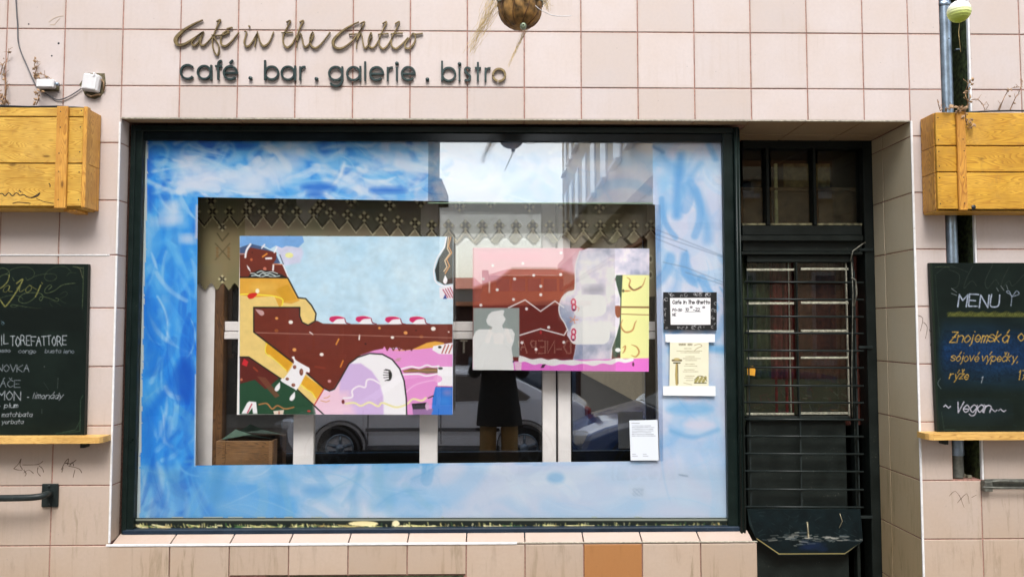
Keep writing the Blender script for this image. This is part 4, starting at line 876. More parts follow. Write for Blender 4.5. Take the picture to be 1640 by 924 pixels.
def d_menu(cv):
    cv.C[:] = np.array([240, 238, 212.]); f = fbm(cv.X, cv.Y, 12, 71)[:, None]; cv.C -= (1-f)*10
    cv.poly([(1060, 533), (1148, 533), (1148, 548.5), (1060, 548.5)], (244, 246, 248)); cv.poly([(1060, 618), (1148, 618), (1148, 636), (1060, 636)], (242, 246, 248))
    rs = random.Random(2); G = (150, 138, 100)
    cv.text('VINARSKY MENU', 1087, 553, 2.8, (120, 110, 84), .6, adv=.62)
    for y, l, r in ((558, 1096, 1108), (562, 1084, 1124), (564.5, 1090, 1120), (571, 1098, 1112), (574, 1094, 1122), (577, 1098, 1116), (583, 1098, 1112), (586, 1096, 1116), (592, 1096, 1112), (595, 1094, 1118), (602, 1098, 1112), (605, 1096, 1110), (609, 1099, 1110)):
        x = l
        while x < r: k = rs.uniform(1.5, 4); cv.line([(x, y), (min(x+k, r), y)], .9, G, rs.uniform(.5, .9)); x += k+1
    cv.line([(1084, 583), (1083, 600), (1084, 615)], 4, (176, 156, 96)); cv.line([(1077, 577), (1091, 577)], 3, (110, 96, 62)); cv.line([(1079, 581), (1089, 581)], 2, (60, 55, 40)); cv.ell(1084, 575, 5, 2, (200, 180, 120)); cv.line([(1085.5, 584), (1086, 614)], 1, (80, 72, 50))
    for q in range(9): cv.ell(1114+q*2, 611-(q % 3)*3, 2, 3, (150, 140, 70), .8)
    cv.line([(1112, 613), (1131, 613)], 1.4, (70, 66, 40)); cv.line([(1112, 608), (1120, 602), (1128, 604), (1132, 610)], .9, (90, 84, 50), sm=True); cv.line([(1112, 553), (1120, 551), (1124, 554), (1116, 558), (1112, 562)], .8, (150, 130, 90), sm=True)
    cv.line([(1095, 613), (1108, 616)], .8, (180, 170, 130))
def keyhole(o): return o
om = empty('paper_menu', U(1105, 634, .1145), 'cream paper menu held between two white strips below the black bordered card', 'menu')
cv = Canvas([((1065, 535), (1145, 535), (1145, 548), (1068, 548)), ((1073, 548), (1135, 548), (1135, 618), (1072, 618)), ((1062, 618), (1146, 618), (1146, 634), (1062, 633))], .7, (240, 238, 212)); d_menu(cv); cv.build('printed_face', M['print'], om, .1145, .85)
for q in (((1065, 535), (1145, 548)), ((1073, 549), (1135, 617)), ((1062, 618), (1146, 633))):
    a, b = U(*q[0], .1147), U(*q[1], .1147); part(MB().box((a.x+.002, .1148, b.z+.002), (b.x-.002, .1172, a.z-.002)), 'paper', M['plastic'], om)
def d_note(cv):
    rs = random.Random(9); cv.C[:] = np.array([228, 236, 246.]); cv.line([(1012, 677.5), (1024, 677.5)], .9, (120, 125, 135), .8)
    for y in np.arange(681.5, 699, 2.7):
        x = 1012.5
        while x < rs.uniform(1042, 1048): k = rs.uniform(2, 5); cv.line([(x, y), (x+k, y)], .9, (130, 135, 145), rs.uniform(.5, .9)); x += k+.9
    for x in (1013, 1030):
        cv.line([(x, 727), (x+5, 727)], .8, (150, 155, 165)); cv.line([(x, 730), (x+8, 730)], .8, (150, 155, 165))
paper('exhibition_note', 'small white typed sheet at the lower right corner of the clear glass', 'paper', ((1008, 673), (1053, 672), (1055, 737), (1010, 737)), .1145, d_note)

# ================================================================== SIGN LETTERING
def Pc(x, y, org, sc): return (org[0]+x/sc, org[1]+y/sc)
sc1 = empty('script_sign', U(470, 95, 0), 'handwritten style brass lettering reading Café in the Ghetto on the tiles', 'sign')
A_ = ((270, 20), 7.7); B_ = ((440, 20), 6.56)
def script(name, strokes, fr):
    m = MB()
    for st in strokes:
        pts = [Pc(p[0], p[1], *fr) for p in st]; ws = [p[2]/fr[1]*.88 for p in st]
        if len(pts) == 1: pts = [pts[0], (pts[0][0]+1.2, pts[0][1]-2.2)]; ws = ws*2
        S = smooth_pts([(p[0], p[1], w_) for p, w_ in zip(pts, ws)], 6)
        Q = [U(s[0], s[1], -.012) for s in S]; k = FPX/(DIST-.012)
        m.ribbon([(q.x, q.z) for q in Q], [max(s[2], 1.5)/k for s in S], -.014, -.004)
        for q in (Q[len(Q)//3],): m.tube([(q.x, -.005, q.z), (q.x, .004, q.z)], .002, 5)
    return part(m, 'letter', M['brass'], sc1)
script('C', [[(420, 95, 10), (330, 135, 20), (200, 210, 30), (112, 290, 46), (85, 350, 54), (115, 400, 42), (190, 395, 34), (290, 335, 20), (425, 240, 12)]], A_)
script('a', [[(430, 240, 10), (380, 275, 14), (320, 325, 14), (282, 375, 18), (308, 412, 24), (362, 375, 18), (432, 238, 12)], [(425, 255, 12), (400, 330, 14), (390, 390, 20), (425, 412, 22), (480, 370, 14), (545, 290, 10)]], A_)
script('f', [[(588, 118, 14), (612, 102, 16), (640, 92, 14), (610, 150, 16), (570, 240, 14), (545, 320, 14), (540, 400, 16), (560, 480, 18), (598, 532, 20), (622, 470, 18), (612, 400, 14), (580, 340, 12), (545, 288, 12)], [(530, 280, 12), (600, 287, 14), (660, 280, 12)]], A_)
script('é', [[(650, 290, 10), (705, 268, 14), (745, 248, 14), (722, 232, 16), (672, 262, 18), (642, 330, 20), (650, 395, 24), (700, 418, 26), (770, 365, 18), (865, 248, 10)], [(715, 205, 14), (785, 185, 14)]], A_)
script('i', [[(932, 238, 12), (962, 245, 14), (945, 310, 16), (932, 380, 22), (965, 425, 28), (1020, 385, 20), (1085, 270, 12)], [(988, 182, 22)]], A_)
script('n', [[(1095, 235, 10), (1080, 320, 16), (1060, 430, 12)], [(1062, 350, 12), (1095, 262, 14), (1112, 310, 18), (1130, 370, 20), (1175, 418, 28), (1240, 370, 18), (1295, 240, 10)]], A_)
script('t', [[(120, 105, 12), (165, 90, 13), (120, 180, 13), (88, 260, 14), (92, 330, 18), (130, 370, 22), (180, 335, 16), (230, 240, 9)], [(70, 216, 10), (130, 214, 12), (190, 211, 10)]], B_)
script('h', [[(258, 106, 12), (303, 88, 13), (265, 160, 13), (236, 250, 12), (230, 372, 9)], [(230, 320, 9), (268, 225, 11), (285, 265, 14), (300, 335, 18), (325, 368, 22), (365, 325, 14), (400, 240, 9)]], B_)
script('e', [[(372, 320, 9), (408, 250, 11), (400, 208, 11), (376, 245, 12), (368, 310, 16), (392, 360, 20), (432, 374, 20), (490, 330, 14), (582, 208, 7)]], B_)
script('G', [[(885, 100, 8), (800, 140, 14), (700, 205, 22), (625, 280, 30), (612, 335, 34), (645, 375, 28), (700, 378, 22), (770, 340, 16), (850, 260, 11), (925, 150, 9)], [(780, 230, 10), (865, 228, 10)]], B_)
script('h', [[(895, 122, 12), (945, 100, 12), (905, 180, 12), (868, 270, 11), (858, 380, 8)], [(858, 315, 9), (902, 222, 10), (920, 270, 14), (930, 340, 17), (950, 378, 20), (990, 330, 13), (1022, 240, 9)]], B_)
script('e', [[(985, 330, 9), (1020, 260, 10), (1012, 214, 11), (992, 255, 12), (982, 320, 15), (1008, 370, 19), (1050, 360, 15), (1105, 270, 9)]], B_)
script('t', [[(1130, 122, 12), (1176, 100, 12), (1135, 190, 12), (1102, 270, 13), (1100, 345, 17), (1140, 384, 20), (1190, 342, 14), (1235, 260, 9)], [(1085, 232, 9), (1195, 224, 9)]], B_)
script('t', [[(1262, 122, 12), (1311, 100, 12), (1270, 190, 12), (1230, 270, 13), (1226, 345, 17), (1270, 384, 20), (1330, 340, 14), (1400, 265, 9)], [(1220, 226, 9), (1345, 217, 9)]], B_)
script('o', [[(1450, 222, 10), (1415, 270, 12), (1370, 330, 16), (1378, 378, 22), (1432, 368, 20), (1474, 300, 16), (1474, 245, 12), (1450, 222, 10), (1490, 230, 12), (1555, 219, 10)]], B_)
sc2 = empty('block_letter_sign', U(550, 132, 0), 'dark teal rounded metal letters reading café . bar . galerie . bistro below the script', 'sign')
def arc(cx, cy, r, a0, a1, n=22): return [(cx+r*math.cos(R(a)), cy-r*math.sin(R(a))) for a in np.linspace(a0, a1, n)]
def letter(strokes, wpx=3.2, mat=None, dots=(), label=None):
    m = MB(); k = FPX/(DIST-.02); j = 0
    for s in strokes:
        Q = [U(p[0], p[1], -.012) for p in s]; j += 1
        m.ribbon([(q.x, q.z) for q in Q], [wpx/k]*len(Q), -.016+.0007*j, -.004-.0003*j)
    for d in dots:
        q = U(d[0], d[1], -.012); m.lathe([(0, -.016), (2.9/k, -.016), (3.1/k, -.014), (3.1/k, -.004), (0, -.004)], (q.x, 0, q.z), 14, 'y')
    return part(m, 'letter', mat or M['teal'], sc2, label)
def c_a(cx, cy, sx, r=10.4): return [arc(cx, cy, r, 0, 360, 30), [(sx, cy-r-1.5), (sx, cy+r+1.8)]]
letter([arc(300.5, 115.6, 11, 42, 318)])
letter(c_a(327.2, 116.4, 338.2)); letter([[(349.5, 128), (349.5, 103)]+arc(354.5, 103, 5, 180, 80, 6), [(344.5, 106.5), (355.5, 106.5)]])
def c_e(cx, cy, r=10.4): return [arc(cx, cy, r, -2, 318, 28), [(cx-r, cy+.3), (cx+r+1.2, cy+.3)]]
letter(c_e(369, 117)+[[(367.5, 102), (373, 96.5)]]); letter([], dots=[(401, 125.5)])
letter([[(424.5, 97), (424.5, 129)], arc(435.2, 117.3, 10.4, 0, 360, 30)]); letter(c_a(461.3, 117.6, 472.6))
letter([[(480.9, 107), (480.9, 129)], arc(487.5, 114, 6.5, 180, 75, 7)]); letter([], dots=[(506.8, 126.8)])
letter([arc(537.6, 118.2, 10.6, 0, 360, 30), [(548.2, 107), (548.2, 128)]+arc(538, 128, 10.2, 0, -150, 14)])
letter(c_a(566.2, 118.3, 577)); letter([[(584.8, 99), (584.8, 130)]]); letter(c_e(603.2, 118.4)); letter([[(621, 108), (621, 130)], arc(627.5, 115, 6.5, 180, 75, 7)])
letter([[(635.7, 108), (635.7, 130)]], dots=[(635.7, 102)]); letter(c_e(653.9, 118.4)); letter([], dots=[(684.5, 127.6)])
letter([[(708, 98), (708, 130.5)], arc(718.8, 119.4, 10.4, 0, 360, 30)]); letter([[(736, 109), (736, 130.5)]], dots=[(736, 103)])
letter([smooth_pts([(753.5, 111), (748, 108.8), (744.5, 112.5), (748, 118), (753, 122.5), (751, 129), (744, 128.5)], 5)]); letter([[(765.4, 100), (765.4, 130.5)], [(760.5, 109.5), (770.5, 109.5)]])
letter([[(777.6, 109), (777.6, 131)], arc(784, 116, 6.4, 180, 75, 7)]); letter([arc(799.3, 120.6, 9.8, -10, 185, 20), arc(799.3, 120.6, 9.8, 193, 255, 9), arc(799.3, 120.6, 9.8, 262, 345, 10)], 3.4, M['brass'], label='worn bronze letter o with its paint gone')

# ================================================================== DOOR RECESS
door = empty('entrance_door', U(1290, 924, DD+.02), 'tall black glazed entrance door with iron bars and a transom window, set back in the recess', 'door')
def db(x0, y0, x1, y1, d0, d1, name, mat=None, bev=.003, label=None, parent=None):
    a, b = U(x0, y0, d0), U(x1, y1, d0); return part(MB().box((a.x, d0, b.z), (b.x, d1, a.z), bev), name, mat or M['black_door'], parent or door, label)
BD = M['black_door']
# fixed surround
db(1150, 222, 1189, 1010, DD, DD+.10, 'frame_stile'); db(1381, 222, 1420, 1010, DD, DD+.10, 'frame_stile')
db(1189, 222, 1381, 237, DD, DD+.10, 'transom_head'); db(1189, 361, 1381, 377, DD-.02, DD+.10, 'transom_rail'); db(1186, 377, 1383, 386, DD-.035, DD+.1, 'transom_moulding'); db(1189, 386, 1381, 403, DD, DD+.1, 'transom_rail'); db(1187, 403, 1382, 408, DD-.012, DD+.1, 'transom_moulding')
for a, b in ((1226, 1234), (1301, 1309)): db(a, 237, b, 361, DD+.004, DD+.07, 'transom_mullion')
for a, b in ((1189, 1226), (1234, 1301), (1309, 1381)):
    db(a, 237, b, 361, DD+.045, DD+.049, 'transom_pane', M['glass_dark'], 0)
    db(a, 357.5, b, 361, DD+.01, DD+.05, 'glazing_bead', simple('pale_edge', L(150, 145, 110), .6, var=.5), .001)
# bars added to imitate window reflections in the transom, brown panels behind
ow = simple('reflection_cream', L(220, 210, 160), .6, var=.3); dw = simple('dark_brown_inner', L(120, 92, 66), .7, var=.35, sc=12)
db(1180, 300, 1390, 306, DD+.12, DD+.14, 'added_transom_bar', dw); db(1240, 262, 1247, 362, DD+.12, DD+.14, 'added_transom_bar', ow); db(1224, 250, 1229, 325, DD+.10, DD+.115, 'added_transom_bar', ow)
db(1180, 306, 1390, 380, DD+.16, DD+.17, 'inner_transom_panel', dw); db(1255, 262, 1330, 300, DD+.16, DD+.17, 'inner_transom_panel', simple('brownish', L(150, 130, 88), .8, var=.3))
# leaf
X0, X1 = 1189, 1381
db(X0, 409, 1196, 1000, DD+.01, DD+.06, 'leaf_stile'); db(1362, 409, X1, 1000, DD+.01, DD+.06, 'leaf_stile'); db(1196, 409, 1362, 420, DD+.01, DD+.06, 'leaf_rail'); db(1196, 667, 1362, 674, DD+.005, DD+.06, 'leaf_rail')
db(1196, 674, 1362, 1000, DD+.03, DD+.06, 'lower_panel'); db(1274, 420, 1282, 667, DD+.012, DD+.03, 'glazing_mullion')
db(1196, 420, 1362, 667, DD+.045, DD+.049, 'leaf_pane', M['glass_dark'], 0)
wm = simple('chipped_white', L(176, 176, 158), .55, var=.35, sc=70)
for y, t in ((432, 4), (486, 4), (531, 4), (574, 3.4), (663, 3.5)): db(1196, y-t/2, 1272, y+t/2-.4, DD+.030, DD+.042, 'glazing_muntin', wm, .001); db(1283, y-t/2-1, 1359, y+t/2-1.4, DD+.030, DD+.042, 'glazing_muntin', wm, .001)
db(1263, 421, 1268, 664, DD+.028, DD+.0435, 'glazing_muntin', wm, .001); db(1356, 421, 1360, 666, DD+.03, DD+.044, 'glazing_muntin', wm, .001)
# iron bars
for i, y in enumerate((451.5, 479, 506.5, 533, 561, 588, 617, 644, 671, 698, 726, 754, 783, 811)):
    a, b = U(1192, y, DD-.02), U(1383, y+1, DD-.02); part(MB().tube([(a.x, DD-.02, a.z), (b.x, DD-.02, b.z)], .0055, 8), 'iron_bar', M['iron'], door)
for x in (1197, 1277, 1368):
    a, b = U(x, 432, DD-.012), U(x, 812, DD-.012); part(MB().box((a.x-.004, DD-.011, U(x, 816, DD).z), (a.x+.004, DD-.006, U(x, 434 if x != 1277 else 640, DD).z)), 'bar_strap', M['iron'], door)
# hinges, bolt, handle hardware on the right
for y in (400, 556, 828): db(1376, y-2, 1398, y+2, DD-.012, DD+.0, 'hinge', M['iron'], .001)
m = MB(); q = [U(1362, 418, DD-.03), U(1366, 402, DD-.03), U(1380, 392, DD-.03), U(1386, 388, DD-.03)]; m.tube(q, .004); q = [U(1364, 420, DD-.03), U(1366, 470, DD-.03), U(1364, 600, DD-.03), U(1365, 668, DD-.03)]; m.tube(q, .003)
q = [U(1363, 445, DD-.035), U(1370, 448, DD-.035), U(1372, 470, DD-.035), U(1368, 490, DD-.035)]; m.tube(q, .005); part(m, 'wire_and_hook', simple('worn_iron', L(120, 120, 110), .5, .5, var=.5), door)
# kick flap with peeled lower edge
fl = [(1197, 815), (1378, 815), (1382, 866), (1353, 888), (1247, 889), (1212, 864), (1200, 840)]
yf = DD-.032; Q = [U(*p, yf) for p in fl]; part(MB().prism([(q.x, q.z) for q in Q], yf, yf+.006), 'kick_flap', M['flap'], door, 'dark blue green board with cut lower corners and peeled paint')
cv = Canvas([((1197.5, 815.5), (1377.5, 815.5), (1381.5, 865), (1212, 863.5)), ((1212, 863.5), (1381.5, 865), (1353, 887.5), (1247, 888.5))], .9, (16, 28, 31)); n_ = fbm(cv.X, cv.Y, 14, 99)[:, None]; cv.C = cv.C*(.7+.6*n_); rs = random.Random(4)
for _ in range(90): x = rs.gauss(1300, 38); y = 861+rs.gauss(0, 4)+abs(x-1300)*.02; cv.line([(x, y), (x+rs.uniform(3, 16), y+rs.uniform(-1.5, 1.5))], rs.uniform(.6, 1.8), rs.choice([(190, 190, 180), (150, 150, 145), (110, 120, 125)]), rs.uniform(.3, .8))
for _ in range(60): x = rs.uniform(1205, 1375); y = rs.uniform(820, 860); cv.line([(x, y), (x+rs.uniform(-10, 10), y+rs.uniform(-6, 6))], .8, (90, 105, 105), rs.uniform(.1, .4))
for _ in range(12): x = rs.uniform(1280, 1320); cv.ell(x, 874+rs.uniform(-6, 6), 9, 4, (24, 40, 72), .35, soft=2)
cv.line([(1293, 836), (1295, 860)], 2.2, (190, 180, 150)); cv.line([(1247, 886.5), (1353, 886)], 1.6, (170, 155, 100)); cv.line([(1212, 862), (1247, 886)], 1.6, (170, 155, 100)); cv.line([(1353, 886), (1380, 868)], 1.6, (140, 130, 90))
cv.build('peeled_paint', M['chalk'], door, yf-.0008, .8)
pe = MB(); pe.tube([U(1293, 838, yf-.004), U(1294, 850, yf-.004), U(1293, 858, yf-.004)], .003, 6); pe.tube([U(1345, 822, yf-.004), U(1349, 834, yf-.004), U(1344, 845, yf-.004)], .002, 6); part(pe, 'latch_pin', simple('pin', L(150, 145, 120), .5, .4), door)
st = MB(); sp = [(1197, 587), (1206, 586), (1210, 592), (1209, 602), (1197, 600)]; yq = DD+.04; Q = [U(*p, yq) for p in sp]; st.prism([(q.x, q.z) for q in Q], yq, yq+.001); part(st, 'yellow_sticker', simple('yellow_sticker', L(225, 165, 50), .5), door)
db(1150, 1000, 1420, 1030, .10, DD+.1, 'threshold', simple('stone_step', L(120, 112, 100), .8), .004)
# curtain and posters inside the door
ct = empty('red_brown_curtain', U(1280, 660, DD+.3), 'dark red and green striped cloth hanging inside the barred door glass', 'curtain')
def drape(x0, x1, y0, y1, d, mat, n=40, amp=.012, fr=14):
    a, b = U(x0, y0, d), U(x1, y1, d); vs = []; fs = []
    for i in range(n+1):
        x = a.x+(b.x-a.x)*i/n; y = d+amp*math.sin(i/n*fr*2)+amp*.5*math.sin(i*1.7)
        vs += [(x, y, a.z), (x+.01*math.sin(i), y, b.z)]
    for i in range(n): fs.append((2*i, 2*i+1, 2*i+3, 2*i+2))
    return MB().add(vs, fs, True)
part(drape(1180, 1235, 410, 680, DD+.12, None), 'green_panel', simple('green_cloth', L(62, 72, 52), .95, var=.3), ct); part(drape(1232, 1275, 410, 680, DD+.11, None), 'red_panel', simple('red_cloth', L(112, 34, 36), .95, var=.3), ct); part(drape(1272, 1400, 410, 680, DD+.13, None), 'brown_panel', simple('brown_cloth', L(88, 46, 36), .95, var=.3), ct)
def d_post(cv):
    rs = random.Random(1); cv.C[:] = np.array([72, 68, 56.])
    for _ in range(150): x = rs.uniform(1196, 1360); y = rs.uniform(606, 664); cv.line([(x, y), (x+rs.uniform(-14, 14), y+rs.uniform(-12, 12))], rs.uniform(.6, 1.6), rs.choice([(150, 150, 140), (90, 90, 80), (110, 90, 60), (50, 40, 34), (120, 50, 60)]), rs.uniform(.3, .8))
paper('frosted_poster', 'crinkled grey plastic sheet behind the lower part of the barred door glass', 'poster', ((1197, 607), (1356, 607), (1356, 664), (1197, 664)), DD+.10, d_post, 1.0)

# ================================================================== PLANTER BOXES
rs_n = random.Random(12)
def box_front(root, planks, x0, x1, y, th, mat, seed=0):
    for z1, z0 in planks:
        part(MB().box((x0, y, z0+.0026), (x1, y+th, z1-.0026), .0025), 'plank', mat, root)
pb = -.14
lx1 = U(137, 250, pb).x; lx0 = lx1-1.15; zt = U(100, 172, pb).z; zbm = U(100, 331, pb).z; zj1 = U(100, 187.5, pb).z; zj2 = U(100, 262, pb).z
pl = empty('pine_planter_box', ((lx0+lx1)/2, pb/2, zbm), 'yellow varnished pine planter box with scribbled handwriting, fixed above the drinks chalkboard', 'planter', 'wooden planter boxes on the facade')
box_front(pl, [(zt, zj1), (zj1, zj2), (zj2, zbm)], lx0, lx1-.016, pb, .016, M['pine_v'])
part(MB().box((lx1-.0155, pb-.001, zbm-.004), (lx1+.004, pb+.03, zt+.004), .002), 'corner_post', M['pine_post'], pl)
for a, b in ((zt-.004, zj2+.001), (zj2-.001, zbm-.003)): part(MB().box((lx1-.014, pb+.031, b), (lx1+.002, -.004, a), .002), 'side_plank', M['pine_post'], pl)
part(MB().box((lx0, pb+.031, zbm-.003), (lx0+.016, -.004, zt-.004), .002), 'side_plank', M['pine_post'], pl)
for x in (89, 20 if False else None):
    if x is None: continue
    a = U(x, 250, pb-.014); b = U(107, 250, pb-.014); part(MB().box((a.x, pb-.016, zbm-.010), (b.x, pb-.001, zt+.001), .002), 'batten', M['pine_post'], pl)
part(MB().box((lx0+.2, pb-.016, zbm-.010), (lx0+.26, pb-.001, zt+.001), .002), 'batten', M['pine_post'], pl)
part(MB().box((lx0+.016, pb+.017, zbm-.008), (lx1-.016, -.004, zbm+.01), .002), 'bottom_board', M['pine_v'], pl)
part(MB().box((lx0+.018, pb+.018, zt-.05), (lx1-.017, -.006, zt-.03)), 'soil', M['soil'], pl)
m = MB(); P = [(lx0+.02, pb+.006, zt+.001)]+[(lx0+(lx1-lx0)*k/8, pb+.004+.004*math.sin(k*2), zt+.004+.003*math.sin(k*3)) for k in range(1, 8)]+[(lx1-.02, pb+.006, zt-.002)]; m.tube(P, .0045, 6); m.box((lx0+.02, pb+.0165, zt-.05), (lx1-.02, pb+.0185, zt+.005)); part(m, 'plastic_liner', M['liner'], pl)
part(MB().box((U(98, 336, pb).x, pb+.02, zbm-.022), (U(118, 336, pb).x, -.004, zbm-.009), .002), 'support_bracket', M['pine_post'], pl)
m = MB()
def scr(l, w_=1.6, dep=pb-.0006):
    P = smooth_pts(l, 4); Q = [U(p[0], p[1], dep) for p in P]; m.ribbon([(q.x, q.z) for q in Q], [w_/320]*len(Q), dep, pb+.002)
scr([(-6, 313), (3, 310), (8, 314), (14, 309), (20, 314), (26, 309), (32, 313), (38, 312), (44, 316), (52, 316), (58, 313), (64, 309), (60, 314), (50, 317)]); scr([(30, 305), (34, 308)]); scr([(20, 326), (28, 324), (40, 325), (49, 326)], 1.3); scr([(58, 318), (70, 323), (86, 326)], 1.); scr([(78, 294), (80, 296), (80, 300)], 1.4)
part(m, 'handwritten_scribble', simple('marker_ink', L(50, 38, 22), .7), pl)
def nails(root, pts, y):
    for x, z in pts: part(MB().lathe([(0, y-.0012), (.003, y-.001), (.0034, y+.001)], (x, 0, z), 8, 'y'), 'nail', M['iron'], root)
nails(pl, [(x+rs_n.uniform(-.002, .002), z+rs_n.uniform(-.01, .01)) for x in ((U(89, 250, pb).x+U(107, 250, pb).x)/2, ) for z in (zt-.03, zj1-.05, zj2+.05, zj2-.05, zbm+.03)], pb-.016)
nails(pl, [(lx1-.027+rs_n.uniform(-.003, .003), z+rs_n.uniform(-.01, .01)) for z in (zt-.02, zj1-.05, zj2+.05, zj2-.05, zbm+.03)], pb)
# right planter
rx0_ = U(1500.5, 260, pb).x; rx1_ = rx0_+1.2; zt_ = U(1600, 180, pb).z; zb_ = U(1600, 336, pb).z; z1_ = U(1600, 234, pb).z; z2_ = U(1600, 276, pb).z
pr = empty('amber_planter_box', ((rx0_+rx1_)/2, pb/2, zb_), 'amber pine planter box of three planks over the downpipe, above the MENU chalkboard', 'planter', 'wooden planter boxes on the facade')
box_front(pr, [(zt_, z1_), (z1_, z2_), (z2_, zb_)], rx0_, rx1_, pb, .016, M['pine_o'])
for a, b in ((zt_-.002, z1_+.001), (z1_-.001, z2_), (z2_-.002, zb_-.002)): part(MB().box((rx0_-.003, pb+.017, b), (rx0_+.013, -.004, a), .002), 'side_plank', M['pine_o_post'], pr)
part(MB().box((rx1_-.016, pb+.017, zb_), (rx1_, -.004, zt_-.003), .002), 'side_plank', M['pine_o_post'], pr)
for a, b in ((1534, 1547.5), (None, None)):
    if a: part(MB().box((U(a, 250, pb-.014).x, pb-.016, zb_-.005), (U(b, 250, pb-.014).x, pb-.001, zt_+.001), .002), 'batten', M['pine_o_post'], pr)
part(MB().box((rx1_-.26, pb-.016, zb_-.005), (rx1_-.2, pb-.001, zt_+.001), .002), 'batten', M['pine_o_post'], pr)
part(MB().box((rx0_+.0, pb+.017, zb_-.009), (rx1_-.0, -.004, zb_-.001), .002), 'bottom_board', M['pine_o'], pr)
part(MB().box((rx0_+.018, pb+.018, zt_-.05), (rx1_-.018, -.006, zt_-.03)), 'soil', M['soil'], pr)
m = MB(); m.tube([(rx0_+.17, pb+.012, zt_+.001), (rx0_+.25, pb+.01, zt_+.006), (rx0_+.4, pb+.014, zt_+.012), (rx0_+.6, pb+.01, zt_+.008), (rx1_-.03, pb+.012, zt_+.008)], .0045, 6); m.box((rx0_+.02, pb+.0165, zt_-.05), (rx1_-.02, pb+.0185, zt_+.002)); part(m, 'plastic_liner', M['liner'], pr)
m = MB(); q = U(1553, 332, pb); m.lathe([(0, -.001), (.012, -.001), (.012, .003)], (q.x+.02, pb, q.z), 10, 'y'); part(m, 'knot_hole', M['liner'], pr)

nails(pr, [((U(1534, 250, pb).x+U(1547, 250, pb).x)/2+rs_n.uniform(-.004, .004), z) for z in (zt_-.03, z1_+.03, z1_-.03, z2_-.03, zb_+.03)], pb-.016)
nails(pr, [(rx0_+.012, z) for z in (zt_-.03, z1_+.03, z1_-.03, z2_+.03, z2_-.03, zb_+.03)], pb)
# dry vines
def vine(paths, y, label, leaves=0, ls=.012, name='dry_vine', lat=None):
    p0 = U(paths[0][0][0], paths[0][0][1], y); o = empty(name, p0, label, 'dry plant', 'dead vine stems above the planters'); rs = random.Random(len(paths)*13+int(paths[0][0][0]))
    lf = MB()
    for pth in paths:
        m = MB()
        P = smooth_pts(pth, 5); Q = [U(p[0], p[1], y+.012*math.sin(i*.9)+rs.uniform(-.004, .004)) for i, p in enumerate(P)]
        m.tube(Q, [max(.0011, .0026*(1-i/len(Q)*.6)) for i in range(len(Q))], 5)
        for q in Q[2:]:
            if rs.random() < .45:
                e = q+Vector((rs.uniform(-.025, .025), rs.uniform(-.01, .01), rs.uniform(-.005, .03))); m.tube([q, e], .001, 4)
            if rs.random() < leaves:
                a = rs.uniform(0, 6.28); s = ls*rs.uniform(.6, 1.4); c = q+Vector((rs.uniform(-.014, .014), rs.uniform(-.012, 0), rs.uniform(-.012, .01)))
                u = Vector((math.cos(a), rs.uniform(-.5, .5), math.sin(a))); v = Vector((-math.sin(a), rs.uniform(-.6, .6), math.cos(a)))*.6
                lf.add([c-u*s, c+v*s+Vector((0, -.004, 0)), c+u*s, c-v*s, c+Vector((0, -.005, 0))], [(0, 1, 4), (1, 2, 4), (2, 3, 4), (3, 0, 4)])
        part(m, 'stem', M['stem'], o)
    if lf.f: part(lf, 'dry_leaves', M['leaf'], o, kind='stuff')
    return o
vine([[(8, 168), (10, 140), (6, 115), (12, 95), (14, 78)], [(2, 168), (8, 150), (10, 125)], [(0, 120), (4, 105), (-2, 100)]], -.02, 'tall dead vine stems at the far left edge above the pine planter', .25, .008)
vine([[(14, 168), (8, 158), (0, 150), (-4, 146)], [(16, 166), (6, 164), (-2, 158)], [(4, 168), (2, 154), (-2, 148)]], -.04, 'low tangle of dead twigs on the left end of the pine planter', .4, .009)
vine([[(54, 122), (58, 112), (55, 104), (60, 97)], [(54, 122), (62, 118), (78, 124), (86, 132)], [(54, 122), (58, 124), (66, 126)]], -.012, 'small dead sprig growing out above the white wall lamp', .5, .008)
vine([[(58, 168), (62, 158), (60, 150), (68, 148)], [(56, 168), (54, 162)]], -.03, 'brown dead sprig between the wall lamp and the pine planter', .8, .009)
vine([[(1549, 200), (1546, 180), (1550, 165), (1546, 150), (1550, 136), (1554, 128)], [(1550, 205), (1556, 200), (1553, 192)], [(1545, 178), (1538, 174), (1525, 173), (1514, 176)], [(1549, 170), (1540, 176), (1530, 178)]], -.155, 'curled brown dead leaves spilling over the front of the amber planter', .9, .011)
vine([[(1600, 178), (1606, 162), (1612, 150), (1620, 142), (1634, 140)], [(1598, 178), (1602, 168)]], -.05, 'dead stem with hanging buds leaning right behind the amber planter', .4, .007)
vine([[(1617, 178), (1626, 158), (1632, 148), (1638, 130)], [(1556, 160), (1566, 160), (1574, 168), (1578, 176), (1584, 168)]], -.05, 'thin dead stem at the far right edge above the amber planter', .15, .006)
vine([[(1506, 178), (1503, 168), (1501, 160)], [(1506, 178), (1510, 174)]], -.06, 'single short dead twig at the left end of the amber planter', .1, .006)
# scratches of ivy feet on the tile
m = MB()
for l in ([(78, 36), (86, 30), (94, 27), (102, 26)], [(86, 41), (92, 34), (96, 30)], [(80, 40), (88, 40)]):
    Q = [U(*p) for p in smooth_pts(l, 3)]; m.ribbon([(q.x, q.z) for q in Q], [.0025]*len(Q), -.0008, .001)
part(m, 'ivy_trace', simple('ivy_trace', L(196, 178, 160), .9), facade)

